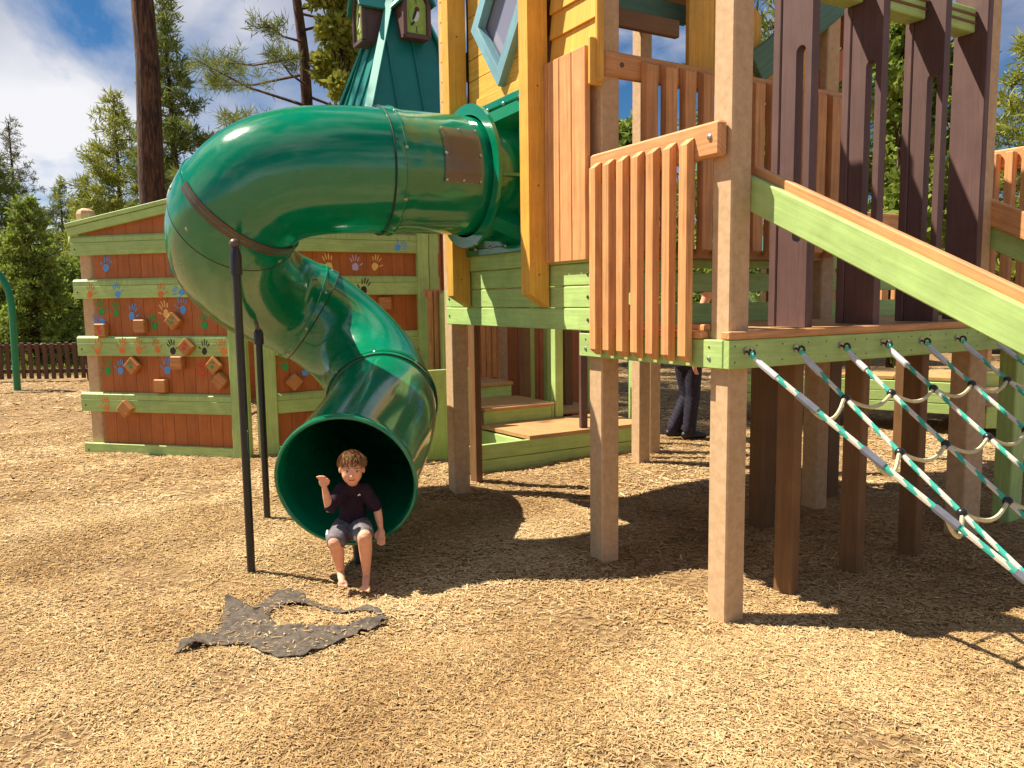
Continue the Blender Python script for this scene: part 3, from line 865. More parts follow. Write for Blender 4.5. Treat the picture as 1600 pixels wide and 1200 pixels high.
# slat guard between the steps and the octagonal playhouse
grail = MB().ab(5.30, 5.335, 0.76, 0.97, 1.62, 1.72, 0.004).build('railing', 'orange', steps)
gs = MB().ab(5.25, 5.295, 0.785, 0.83, 0.62, 1.70, 0.006, 'z').build('slat', 'orange', grail)
for i in range(1, 3): rep(gs, BV * 0.062 * i)
for k in range(4): MB().ab(5.26, 5.30, 0.77, 0.95, 0.06 + 0.135 * k, 0.19 + 0.135 * k, 0.003).build('side_board', 'lime', steps)
MB().prism([W(5.10, 0.865, 0.02), W(5.10, 1.0, 0.02), W(5.10, 1.0, 1.78), W(5.10, 0.865, 1.66)], AV * 0.045, ZV).build('post', 'lime', steps)
s5 = MB().ab(5.75, 5.80, 1.12, 1.17, 1.4, 2.5, 0.006, 'z').build('slat', 'rust', grail)
for i in range(1, 3): rep(s5, BV * 0.07 * i)

# ------------------------------------------------------------------ spire roof with bird boxes
spire = thing('spire_roof', 'steep teal metal spire roof with two lime bird boxes above the slide', 'roof', W(6.99, 1.25, 2.4))
SC, ZA, SL = (6.99, 1.25), 5.85, 0.351
def sp(da, db, z):
    h = (ZA - z) * SL
    return W(SC[0] + da * h, SC[1] + db * h, z)
ZB = 2.55
apex = W(SC[0], SC[1], ZA)
for (d1, d2, nm) in (((-1, -1), (-1, 1), 'm'), ((-1, -1), (1, -1), 'm'), ((1, 1), (-1, 1), 'm'), ((1, 1), (1, -1), 'm')):
    p, q = sp(*d1, ZB), sp(*d2, ZB)
    inn = (W(SC[0], SC[1], ZB) - (p + q) / 2).normalized() * 0.03
    panel = MB().prism([p, q, apex], inn, ZV).build('roof_panel', 'roofteal', spire)
    out = -inn.normalized()
    # standing seams follow the fall of the slope
    mid = (p + q) / 2; along = (q - p).normalized(); half_w = (q - p).length / 2
    for k in range(-3, 4):
        off = k * 0.34
        if abs(off) > half_w - 0.1: continue
        t = 1 - abs(off) / half_w
        s_ = mid + along * off; e_ = s_ + (apex - mid) * t
        if (e_ - s_).length < 0.2: continue
        MB().board(s_ + out * 0.012, e_ + out * 0.012, along, 0.018, 0.03, 0.003).build('seam', 'roofteal', panel)
for d in ((-1, -1), (-1, 1), (1, -1), (1, 1)):
    p = sp(*d, ZB); outd = (AV * d[0] + BV * d[1]).normalized()
    MB().board(p + outd * 0.01, apex + outd * 0.01, outd.cross(ZV), 0.11, 0.03, 0.006).build('ridge_cap', 'rooftrim', spire)
for (x0, x1, y0, y1) in ((5.89, 5.99, 0.15, 2.35), (7.99, 8.09, 0.15, 2.35)):
    MB().ab(x0, x1, y0, y1, 2.42, 2.53, 0.004).build('eave_beam', 'brown', spire)
for a_ in (6.05, 7.83):
    for b_ in (0.29, 2.11):
        MB().ab(a_, a_ + 0.12, b_, b_ + 0.12, -0.04, 2.52, 0.006, 'z').build('post', 'post', spire)
M['birdgreen'] = plain('lime painted panel', lin((148, 178, 70)), 0.5)
M['white'] = plain('white paint', (0.7, 0.7, 0.68), 0.5)
M['redpaint'] = plain('dark red paint', (0.12, 0.02, 0.015), 0.5)
M['blackpaint'] = plain('black paint', (0.012, 0.011, 0.012), 0.5)
def birdbox(c, out, side):
    """box on the roof: front panel with a gabled head, plum frame, teal roof, and a small painted bird"""
    w, h, d = 0.165, 0.42, 0.40
    def P(x, y, z): return c + side * x + out * y + ZV * z
    prof = [(-w, 0), (w, 0), (w, h), (0, h + 0.30), (-w, h)]
    box = MB().prism([P(x, -d, z) for x, z in prof], out * (d - 0.02), ZV).build('bird_box', 'plum', spire)
    inn = [(-w * .78, .05), (w * .78, .05), (w * .78, h - .02), (0, h + .20), (-w * .78, h - .02)]
    MB().prism([P(x, -0.018, z) for x, z in inn], out * 0.012, ZV).build('front_panel', 'birdgreen', box)
    for i in range(5):
        j = (i + 1) % 5
        (x0, z0), (x1, z1) = prof[i], prof[j]
        MB().board(P(x0 * .95, 0.005, z0 + .01), P(x1 * .95, 0.005, z1 + .01), out, 0.05, 0.05, 0.004).build('box_frame', 'plum', box)
    for sg in (-1, 1):
        MB().board(P(sg * (w + .06), -d / 2 + .04, h - 0.04), P(0, -d / 2 + .04, h + 0.345), out, d + 0.08, 0.03, 0.004).build('box_roof', 'roofteal', box)
    def disc(x, z, rx, rz, y, mat, nm, tilt=0.0):
        k = 14
        pts = []
        for i in range(k):
            an = 2 * math.pi * i / k
            u_, v_ = rx * math.cos(an), rz * math.sin(an)
            pts.append(P(x + u_ * math.cos(tilt) - v_ * math.sin(tilt), y, z + u_ * math.sin(tilt) + v_ * math.cos(tilt)))
        return MB().prism(pts, out * 0.003, ZV).build(nm, mat, box)
    disc(0.0, 0.26, 0.10, 0.13, -0.003, 'birdgreen', 'painted_oval')
    disc(0.0, 0.25, 0.035, 0.065, 0.001, 'white', 'painted_bird', -0.3)
    disc(-0.022, 0.27, 0.016, 0.075, 0.0045, 'blackpaint', 'painted_wing', -0.35)
    disc(0.01, 0.335, 0.030, 0.028, 0.0045, 'redpaint', 'painted_head')
    disc(-0.05, 0.16, 0.014, 0.035, 0.001, 'blackpaint', 'painted_tail', -0.8)
    MB().board(P(0, 0.001, 0.40), P(0, 0.001, 0.55), side, 0.008, 0.003, 0.0005).build('painted_line', 'blackpaint', box)
    MB().board(P(0, 0.001, 0.06), P(0, 0.001, 0.13), side, 0.008, 0.003, 0.0005).build('painted_line', 'blackpaint', box)
zc = 4.78
hh = (ZA - zc) * SL
birdbox(W(SC[0] - hh - 0.16, SC[1] - 0.0, zc), -AV, BV)
birdbox(W(SC[0] + 0.0, SC[1] - hh - 0.16, zc), -BV, -AV)

# ------------------------------------------------------------------ octagonal playhouse with climbing walls
CC = Vector((-2.657, 8.0, 0))
WD = Vector((-math.sin(AZ + math.pi / 4), math.cos(AZ + math.pi / 4), 0))
house = thing('octagonal_playhouse', 'octagonal playhouse with rust boards, lime rails, climbing blocks and painted handprints', 'playhouse', CC + AV * 2.5 + BV * 1.0)
NL = Vector((-WD.y, WD.x, 0)); NL = NL if NL.y < 0 else -NL
LEN = 2.1
def wall_side(origin, d, nrm, gable):
    def P(s, o, z): return origin + d * s + nrm * o + ZV * z
    k = 11; w = (1.86 - 0.24) / k
    for i in range(k):
        s_ = 0.24 + i * w
        MB().obox(P(s_ + w / 2, -0.035, 1.18), ZV, d, nrm, 1.22, w / 2 - 0.0012, 0.016, 0.0025).build('wall_board', 'rust', house)
    for (z0, zg, z1) in ((2.122, 2.26, 2.33), (1.664, 1.803, 1.872), (1.05, 1.196, 1.265), (0.445, 0.582, 0.655), (-0.06, 0.098, 0.108)):
        mid = 0.24, 2.12
        MB().board(P(mid[0], 0.0, (z0 + zg) / 2), P(mid[1], 0.0, (z0 + zg) / 2), ZV, zg - z0 - 0.004, 0.05, 0.005).build('rail', 'lime', house)
        if z1 - zg > 0.02:
            pr = [P(mid[0], 0.024, zg), P(mid[0], -0.018, zg), P(mid[0], -0.018, z1), P(mid[0], 0.0, z1), P(mid[0], 0.024, z1 - 0.022)]
            MB().prism(pr, d * (mid[1] - mid[0]), d).build('ledge', 'lime', house)
        if gable:
            MB().dome(P(2.06, 0.025, (z0 + zg) / 2), nrm, 0.010, 0.006, 8).build('screw', 'blacksteel', house, True)
    # corner boards and end post
    MB().obox(P(0.135, 0.012, 1.20), ZV, d, nrm, 1.28, 0.100, 0.035, 0.008).build('corner_board', 'lime', house)
    if gable:
        MB().obox(P(1.985, -0.085, 1.24), ZV, d, nrm, 1.32, 0.075, 0.055, 0.01).build('post', 'post', house)
        cap = MB()
        cap.tube([P(1.985, -0.085, 2.40), P(1.985, -0.085, 2.565), P(1.985, -0.085, 2.60), P(1.985, -0.085, 2.63)], [0.10, 0.10, 0.085, 0.035], 8)
        cap.build('post_cap', 'post', house)
        # triangular boarding and sloping barge board below the roof
        for i in range(10):
            s0_, s1_ = 0.24 + i * 0.17, 0.24 + (i + 1) * 0.17 - 0.004
            MB().prism([P(s0_, -0.045, 2.335), P(s1_, -0.045, 2.335), P(s1_, -0.045, 2.42 + 0.155 * (2.1 - s1_)), P(s0_, -0.045, 2.42 + 0.155 * (2.1 - s0_))], nrm * 0.03, ZV).build('gable_board', 'rust', house)
        MB().board(P(2.14, 0.015, 2.372), P(-0.02, 0.015, 2.372 + 0.158 * 2.16), ZV, 0.085, 0.05, 0.005).build('barge_board', 'lime', house)
        MB().board(P(2.15, 0.010, 2.440), P(-0.02, 0.010, 2.440 + 0.158 * 2.17), ZV, 0.045, 0.09, 0.005).build('barge_board', 'lime', house)
    else:
        MB().obox(P(1.915, 0.012, 1.20), ZV, d, nrm, 1.28, 0.065, 0.035, 0.006).build('corner_board', 'lime', house)
        MB().obox(P(2.045, 0.005, 1.20), ZV, d, nrm, 1.28, 0.055, 0.035, 0.006).build('corner_board', 'lime', house)
        MB().board(P(0.0, 0.01, 2.72), P(2.12, 0.01, 2.72), ZV, 0.1, 0.05, 0.005).build('barge_board', 'lime', house)
        MB().obox(P(1.05, -0.03, 2.5), d, ZV, nrm, 0.85, 0.165, 0.012, 0.003).build('gable_board', 'rust', house)
    return P
PL = wall_side(CC, WD, NL, True)
PR = wall_side(CC, BV, -AV, False)
# the six other sides, plainer, closing the octagon
cur = CC + BV * LEN; dcur = BV.copy()
for k in range(6):
    dcur = Matrix.Rotation(R(45), 3, 'Z') @ dcur
    nrm = Vector((dcur.y, -dcur.x, 0))
    if k not in (0, 4, 5):
        sh = 0.14 if k == 5 else 0.0
        for z0 in (0.0, 0.60, 1.20, 1.80):
            MB().board(cur + ZV * (z0 + 0.3) - nrm * 0.03, cur + dcur * (LEN - sh) + ZV * (z0 + 0.3) - nrm * 0.03, ZV, 0.596, 0.04, 0.004).build('wall_board', 'rust', house)
    MB().board(cur + ZV * 2.45 - nrm * 0.03, cur + dcur * LEN + ZV * 2.45 - nrm * 0.03, ZV, 0.12, 0.07, 0.004).build('rail', 'lime', house)
    cur = cur + dcur * LEN
# climbing blocks
def hold(P, s_, z, rot, nrm, d):
    base_o = 0.025 if abs(min(abs(z - q) for q in (1.73, 1.13, 0.51, 2.19))) < 0.07 else -0.018
    h = 0.068; t = 0.075
    u_ = (d * math.cos(R(rot)) + ZV * math.sin(R(rot))); v_ = (-d * math.sin(R(rot)) + ZV * math.cos(R(rot)))
    return MB().obox(P(s_, base_o + t / 2 + 0.001, z), u_, v_, nrm, h, h, t / 2, 0.008).build('climbing_block', 'holdwood', house)
for s_, z, rot in ((1.79, 1.33, 0), (1.29, 1.37, 0), (0.88, 1.42, 45), (0.34, 1.49, 45), (0.71, 1.15, 45), (1.42, 0.95, 45), (0.86, 0.985, 0), (0.42, 0.96, 45), (0.36, 0.80, 45), (1.08, 0.74, 0), (1.51, 0.49, 45)):
    hold(PL, s_, z, rot, NL, WD)
for s_, z, rot in ((0.42, 0.77, 45), (1.45, 1.57, 0)):
    hold(PR, s_, z, rot, -AV, BV)
# handprints: flat paint a little proud of the boards
HC = {'b': (84, 160, 232), 't': (25, 135, 140), 'o': (224, 122, 50), 'g': (40, 156, 74), 'y': (240, 196, 110), 'k': (45, 35, 30), 'r': (205, 70, 35), 'v': (190, 176, 210)}
for k_, c_ in HC.items(): M['hp_' + k_] = plain('handprint paint ' + k_, lin(c_), 0.6)
M['hp_w'] = plain('pale handprint paint', lin((205, 195, 215)), 0.6)
def handprint(P, s_, z, key, base_o, d, sz=None):
    sz = sz or random.uniform(0.082, 0.100); tl = random.uniform(-0.35, 0.35); fl = random.choice((-1, 1))
    if key == 'b' and random.random() < .3: tl = -1.3
    def T(x, y):
        x *= fl
        return s_ + (x * math.cos(tl) - y * math.sin(tl)) * sz, z + (x * math.sin(tl) + y * math.cos(tl)) * sz
    mb = MB()
    def blob(cx, cy, rx, ry, an, k=8):
        pts = []
        for i in range(k):
            t = 2 * math.pi * i / k
            r_ = random.uniform(0.82, 1.1)
            x, y = rx * math.cos(t) * r_, ry * math.sin(t) * r_
            ss, zz = T(cx + x * math.cos(an) - y * math.sin(an), cy + x * math.sin(an) + y * math.cos(an))
            pts.append(P(ss, base_o, zz))
        nrm_ = P(0, 1, 0) - P(0, 0, 0)
        mb.prism(pts, nrm_ * 0.0025, ZV)
    blob(0, -0.25, 0.40, 0.46, 0, 12)
    fm = MB()
    keep = mb
    for cx, cy, ln, an in ((-0.44, 0.62, 0.36, 0.34), (-0.15, 0.82, 0.42, 0.10), (0.15, 0.80, 0.40, -0.12), (0.42, 0.58, 0.32, -0.36), (-0.72, 0.02, 0.30, 0.95)):
        blob(cx, cy, 0.075, ln, an, 8)
    o = mb.build('handprint', 'hp_' + key, house)
    return o
for s_, z, key, bo in ((0.88, 1.42, 'g', 0.059), (1.42, 0.95, 'g', 0.059), (0.42, 0.96, 'g', 0.059), (0.71, 1.15, 'r', 0.1025), (1.79, 1.32, 'r', 0.059)):
    handprint(PL, s_, z, key, bo, WD, 0.048)
hpl = [(1.7, 2.01, 'b'), (0.89, 1.97, 't'), (1.9, 1.73, 'o'), (1.55, 1.73, 'b'), (1.01, 1.72, 'o'), (0.78, 1.72, 'b'), (1.81, 1.55, 'g'), (1.62, 1.53, 'g'), (1.42, 1.5, 'b'), (1.0, 1.52, 'y'), (0.79, 1.56, 'b'), (0.47, 1.54, 't'), (1.83, 1.43, 'b'), (1.16, 1.39, 'g'), (0.54, 1.4, 'g'), (1.85, 1.13, 'o'), (1.53, 1.14, 'o'), (1.33, 1.14, 'o'), (1.1, 1.14, 'o'), (0.91, 1.13, 'k'), (0.52, 1.13, 'k'), (0.30, 1.13, 'o'), (1.78, 0.91, 'g'), (1.61, 0.91, 'b'), (1.02, 0.93, 'b'), (0.6, 0.90, 'r'), (1.79, 0.51, 'o')]
for s_, z, key in hpl:
    on_rail = min(abs(z - q) for q in (1.73, 1.13, 0.51)) < 0.03
    handprint(PL, s_, z, key, 0.0255 if on_rail else -0.0185, WD)
for s_, z, key in [(0.85, 2.0, 'y'), (1.14, 1.99, 'v'), (1.37, 2.0, 'y'), (1.64, 2.19, 'b'), (1.22, 1.74, 'k'), (0.57, 0.86, 'b'), (0.34, 0.95, 'g')]:
    on_rail = min(abs(z - q) for q in (1.73, 1.13, 0.51, 2.19)) < 0.03
    handprint(PR, s_, z, key, 0.0255 if on_rail else -0.0185, BV)
# ------------------------------------------------------------------ tube slide
PATH = [(2.23, -0.03, 2.438), (2.25, -0.37, 2.448), (2.26, -0.902, 2.443), (2.319, -1.303, 2.424), (2.414, -1.584, 2.344), (2.542, -1.742, 2.171), (2.92, -1.734, 1.983), (3.323, -1.565, 1.802), (3.613, -1.295, 1.652), (3.639, -0.973, 1.494), (3.519, -0.715, 1.265), (3.202, -0.62, 1.019), (2.768, -0.722, 0.825), (2.307, -0.961, 0.72), (1.919, -1.212, 0.62), (1.663, -1.375, 0.549)]
pw = [W(*p) for p in PATH]
def catmull(pts, n=10):
    out = []
    P = [pts[0] * 2 - pts[1]] + pts + [pts[-1] * 2 - pts[-2]]
    for i in range(1, len(P) - 2):
        for k in range(n):
            t = k / n
            p0, p1, p2, p3 = P[i - 1], P[i], P[i + 1], P[i + 2]
            out.append(0.5 * ((2 * p1) + (p2 - p0) * t + (2 * p0 - 5 * p1 + 4 * p2 - p3) * t * t + (3 * p1 - p0 - 3 * p2 + p3) * t ** 3))
    out.append(pts[-1])
    return out
cl = catmull(pw, 8)
for _ in range(6):
    cl = [cl[0]] + [(cl[i - 1] + cl[i] * 2 + cl[i + 1]) / 4 for i in range(1, len(cl) - 1)] + [cl[-1]]
NS = len(cl)
frames = []
t0 = (cl[1] - cl[0]).normalized()
x = t0.cross(ZV).normalized()
for i in range(NS):
    t = (cl[min(i + 1, NS - 1)] - cl[max(i - 1, 0)]).normalized()
    x = (x - t * x.dot(t)).normalized()
    frames.append((t, x, t.cross(x)))
RT = 0.398
SEG = 56
slide = thing('tube_slide', 'glossy green enclosed tube slide spiralling down from the yellow tower to the chips', 'slide', W(2.9, -1.2, 0))
def ringpt(i, k, r):
    t, x, y = frames[i]
    an = 2 * math.pi * k / SEG
    return cl[i] + (x * math.cos(an) + y * math.sin(an)) * r
def shell(i0, i1, r, th=0.012, name='tube_section', flare=None):
    V = []; F = []
    n = i1 - i0 + 1
    for j, i in enumerate(range(i0, i1 + 1)):
        rr = r + (flare[j] if flare else 0)
        for k in range(SEG): V.append(ringpt(i, k, rr))
    for j, i in enumerate(range(i0, i1 + 1)):
        rr = r + (flare[j] if flare else 0)
        for k in range(SEG): V.append(ringpt(i, k, rr - th))
    o = n * SEG
    for j in range(n - 1):
        for k in range(SEG):
            k2 = (k + 1) % SEG
            F.append((j * SEG + k, (j + 1) * SEG + k, (j + 1) * SEG + k2, j * SEG + k2))
            F.append((o + j * SEG + k, o + j * SEG + k2, o + (j + 1) * SEG + k2, o + (j + 1) * SEG + k))
    for k in range(SEG):
        k2 = (k + 1) % SEG
        F.append((k, k2, o + k2, o + k))
        j = (n - 1) * SEG
        F.append((j + k, o + j + k, o + j + k2, j + k2))
    mb = MB(); mb.add(V, F)
    return mb.build(name, 'slide', slide, True)
def nearest(p):
    return min(range(NS), key=lambda i: (cl[i] - p).length)
j1 = nearest(pw[2]); j2 = 41; j3 = nearest(pw[9]); j4 = nearest(pw[12])
cuts = [0, j1, j2, j3, j4, NS - 1]
for c in range(5):
    i0, i1 = cuts[c], cuts[c + 1]
    n = i1 - i0 + 1
    # each section ends in a slightly wider socket over the next one
    fl = [0.0] * n
    if c < 4:
        q = n - 1
        while q > 1 and (cl[i0 + q] - cl[i1]).length < 0.125:
            fl[q] = 0.013; q -= 1
        rb = [ringpt(i0 + q + 1, k, RT + 0.0125) for k in range(SEG)]
        MB().tube(rb + rb[:2], 0.0065, 6, False).build('socket_lip', 'slide', slide, True)
        rb = [ringpt(i1, k, RT + 0.0115) for k in range(SEG)]
        MB().tube(rb + rb[:2], 0.0045, 6, False).build('joint_seam', 'blackpaint', slide, True)
    else:
        fl[-1] = 0.016; fl[-2] = 0.006
    ov = 0
    shell(i0, i1, RT, 0.014, 'tube_section', fl)
    if c < 4:
        for k in range(0, SEG, 7):
            tt, xx, yy = frames[i1 - 1]
            an = 2 * math.pi * (k + 2) / SEG
            nn = xx * math.cos(an) + yy * math.sin(an)
            MB().dome(cl[i1 - 1] + nn * (RT + 0.010), nn, 0.013, 0.010, 8).build('bolt', 'steel', slide, True)
# rolled lip at the exit
lip = [ringpt(NS - 1, k, RT + 0.012) for k in range(SEG)]
mb = MB(); mb.tube(lip + [lip[0], lip[1]], 0.014, 8, False)
mb.build('exit_lip', 'slide', slide, True)
# entry hood: flanged plate, collar and four gussets
hz, ha = 2.44, 2.22
bm = bmesh.new()
sq = [(1.72, 1.94), (2.70, 1.94), (2.70, 2.93), (1.72, 2.93)]
mbp = MB()
outer = [W(a_, -0.062, z_) for a_, z_ in sq]
cir = [W(ha + 0.42 * math.cos(2 * math.pi * k / 48), -0.062, hz + 0.42 * math.sin(2 * math.pi * k / 48)) for k in range(48)]
vo = [bm.verts.new(p) for p in outer]; vi = [bm.verts.new(p) for p in cir]
bmesh.ops.triangle_fill(bm, edges=[bm.edges.new((vo[i], vo[(i + 1) % 4])) for i in range(4)] + [bm.edges.new((vi[i], vi[(i + 1) % 48])) for i in range(48)], use_beauty=True)
r_ = bmesh.ops.extrude_face_region(bm, geom=bm.faces[:])
bmesh.ops.translate(bm, verts=[g_ for g_ in r_['geom'] if isinstance(g_, bmesh.types.BMVert)], vec=BV * 0.016)
bmesh.ops.recalc_face_normals(bm, faces=bm.faces)
bm.verts.index_update()
mbp.v = [v.co.copy() for v in bm.verts]; mbp.uv = [(0, 0)] * len(mbp.v); mbp.f = [tuple(v.index for v in f.verts) for f in bm.faces]
bm.free()
hood = mbp.build('entry_plate', 'slide', slide)
fr = MB()
for k in range(4):
    a0_, z0_ = sq[k]; a1_, z1_ = sq[(k + 1) % 4]
    fr.board(W(a0_, -0.075, z0_), W(a1_, -0.075, z1_), ZV if k % 2 == 0 else AV, 0.05, 0.022, 0.005)
fr.build('plate_border', 'slide', hood)
def ring_solid(b0, b1, r0, r1, name, par):
    V = []; F = []; n = 48
    for (b_, r) in ((b0, r0), (b1, r0), (b1, r1), (b0, r1)):
        for k in range(n):
            an = 2 * math.pi * k / n
            V.append(W(ha + r * math.cos(an), b_, hz + r * math.sin(an)))
    for q in range(4):
        for k in range(n):
            k2 = (k + 1) % n; q2 = (q + 1) % 4
            F.append((q * n + k, q * n + k2, q2 * n + k2, q2 * n + k))
    return MB().add(V, F).build(name, 'slide', par, True)
ring_solid(-0.06, -0.25, 0.432, 0.412, 'collar', hood)
ring_solid(-0.25, -0.275, 0.482, 0.410, 'collar_flange', hood)
for an in (45, 135, 225, 315, 0, 180):
    u_ = AV * math.cos(R(an)) + ZV * math.sin(R(an)); v_ = u_.cross(BV)
    c_ = W(ha, 0, hz)
    big = 0.60 if an % 90 else 0.49
    MB().prism([c_ + u_ * 0.43 - BV * 0.245 - v_ * 0.05, c_ + u_ * 0.475 - BV * 0.245 - v_ * 0.05, c_ + u_ * big - BV * 0.065 - v_ * 0.05, c_ + u_ * 0.43 - BV * 0.065 - v_ * 0.05], v_ * (0.10 if an % 90 else 0.02), ZV).build('gusset', 'slide', hood)
for a_ in (1.78, 2.0, 2.22, 2.44, 2.64):
    for z_ in (1.965, 2.905):
        MB().dome(W(a_, -0.087, z_), -BV, 0.014, 0.012, 8).build('bolt', 'steel', hood, True)
# clear window in the straight section
ang_c = None
iw = [i for i in range(NS) if i <= j1]
def on_tube(s_b, th, r):
    """point at position b along the straight run, angle th above horizontal on the camera side (-a side)"""
    i = min(iw, key=lambda q: abs((cl[q] - O).dot(BV) - s_b))
    c_ = cl[i] + BV * (s_b - (cl[i] - O).dot(BV))
    return c_ - AV * (math.cos(th) * r) + ZV * (math.sin(th) * r)
V = []; F = []
nb, nt = 6, 8
for rr in (RT + 0.014, RT + 0.008):
    for i in range(nb + 1):
        for k in range(nt + 1):
            V.append(on_tube(-0.60 + 0.26 * i / nb, R(-15 + 52 * k / nt), rr))
q = (nb + 1) * (nt + 1)
for i in range(nb):
    for k in range(nt):
        p0 = i * (nt + 1) + k
        F.append((p0, p0 + nt + 1, p0 + nt + 2, p0 + 1)); F.append((q + p0, q + p0 + 1, q + p0 + nt + 2, q + p0 + nt + 1))
win2 = MB().add(V, F).build('clear_window', 'polycarb', slide, True)
V = []; F = []
for i in range(nb + 1):
    for k in range(nt + 1):
        V.append(on_tube(-0.56 + 0.18 * i / nb, R(-8 + 36 * k / nt), RT + 0.005))
for i in range(nb):
    for k in range(nt):
        p0 = i * (nt + 1) + k
        F.append((p0, p0 + nt + 1, p0 + nt + 2, p0 + 1))
MB().add(V, F).build('painted_dark_opening', 'blackpaint', win2, True)  # black sheet paints the dark tube interior; the shell is not cut
for b_ in (-0.59, -0.47, -0.35):
    for th in (-13, 10, 35):
        if b_ == -0.47 and th == 10: continue
        p = on_tube(b_, R(th), RT + 0.014); nn = -AV * math.cos(R(th)) + ZV * math.sin(R(th))
        MB().dome(p, nn, 0.011, 0.008, 8).build('screw', 'steel', win2, True)
# support poles with brackets
def pole(base, top, r=0.022, name='support_pole'):
    return MB().tube([base, top], r, 10).build(name, 'blacksteel', slide, True)
ib = nearest(pw[5])
pbase = W(2.0, -1.869, -0.1)
ptop = Vector((pbase.x, pbase.y, 1.85))
pl1 = pole(pbase, ptop, 0.024)
MB().tube([ptop - ZV * 0.09, ptop + ZV * 0.02, ptop + ZV * 0.07], [0.034, 0.034, 0.02], 10).build('pole_collar', 'blacksteel', pl1, True)
MB().ball(ptop + ZV * 0.085 + AV * 0.01, 0.032, 10, 7).build('pole_knuckle', 'bronze', pl1, True)
p2 = W(3.116, -1.52, -0.1); p2t = Vector((p2.x, p2.y, 1.36))
pl2 = pole(p2, p2t, 0.024)
MB().tube([p2t - ZV * 0.06, p2t + ZV * 0.02, p2t + ZV * 0.05], [0.034, 0.034, 0.02], 10).build('pole_collar', 'blacksteel', pl2, True)
p3 = cl[NS - 7]; p3b = Vector((p3.x, p3.y, -0.2))
pole(p3b, Vector((p3.x, p3.y, p3.z - RT + 0.01)), 0.030)
# curved strap under the upper bend
def strap(i, k0, k1, w, name='strap'):
    V = []; F = []
    ks = np.linspace(k0, k1, 17)
    t, x_, y_ = frames[i]
    for rr in (RT + 0.018, RT + 0.010):
        for kk in ks:
            an = 2 * math.pi * kk / SEG
            c_ = cl[i] + (x_ * math.cos(an) + y_ * math.sin(an)) * rr
            V.append(c_ - t * w / 2); V.append(c_ + t * w / 2)
    m_ = len(ks)
    for q in range(m_ - 1):
        F.append((2 * q, 2 * q + 1, 2 * q + 3, 2 * q + 2))
        o = 2 * m_
        F.append((o + 2 * q, o + 2 * q + 2, o + 2 * q + 3, o + 2 * q + 1))
        F.append((2 * q, 2 * q + 2, o + 2 * q + 2, o + 2 * q)); F.append((2 * q + 1, o + 2 * q + 1, o + 2 * q + 3, 2 * q + 3))
    return MB().add(V, F).build(name, 'bronze', slide, True)
# choose the angle of the strap so that it hangs below, facing the pole
def ang_of(i, p):
    t, x_, y_ = frames[i]
    v = p - cl[i]
    return math.atan2(v.dot(y_), v.dot(x_)) / (2 * math.pi) * SEG
isx = 38
kc = ang_of(isx, ptop)
strap(isx, kc - 10, kc + 10, 0.06)
i2 = nearest(p2t + ZV * 0.4)
vb = (p2t + ZV * 0.05 - cl[i2]).normalized()
MB().board(p2t + ZV * 0.03, cl[i2] + vb * (RT - 0.005), AV, 0.05, 0.02, 0.004).build('bracket', 'bronze', slide)
# ------------------------------------------------------------------ trees
def crown_mesh(centers, dirs, size, blades, mat, name, parent, base, flat=0.0, wid=0.10):
    """tufts of narrow blades round every centre"""
    n = len(centers) * blades
    c = np.repeat(np.asarray(centers), blades, 0)
    sz = np.repeat(np.asarray(size), blades)
    d = rng.normal(0, 1, (n, 3)); d[:, 2] = d[:, 2] * (1 - flat) + 0.15
    d = d * 0.8 + np.repeat(np.asarray(dirs), blades, 0) * 0.9
    d /= np.linalg.norm(d, axis=1)[:, None] + 1e-9
    s = np.cross(d, rng.normal(0, 1, (n, 3))); s /= np.linalg.norm(s, axis=1)[:, None] + 1e-9
    L = sz * rng.uniform(0.55, 1.1, n)
    wv = sz * wid
    p0 = c + rng.normal(0, 1, (n, 3)) * (sz * 0.18)[:, None]
    V = np.empty((n, 4, 3))
    V[:, 0] = p0; V[:, 1] = p0 + d * (L * .55)[:, None] + s * wv[:, None]
    V[:, 2] = p0 + d * L[:, None]; V[:, 3] = p0 + d * (L * .55)[:, None] - s * wv[:, None]
    Q = np.arange(n * 4).reshape(n, 4)
    t = np.clip(np.repeat(rng.beta(2, 2, len(centers)), blades) * .6 + rng.random(n) * .4, 0, 1)
    return mesh_np(name, V.reshape(-1, 3) - np.asarray(base), Q, mat, parent, tint=np.repeat(t, 4))
def tapered(mb, p0, p1, r0, r1, seg=6, wob=0.03, n=4):
    L = (p1 - p0).length
    pts = [p0.lerp(p1, k / n) + (Vector(rng.normal(0, 1, 3)) * L * wob * (1 if 0 < k < n else 0)) for k in range(n + 1)]
    mb.tube(pts, [r0 + (r1 - r0) * k / n for k in range(n + 1)], seg)
    return pts
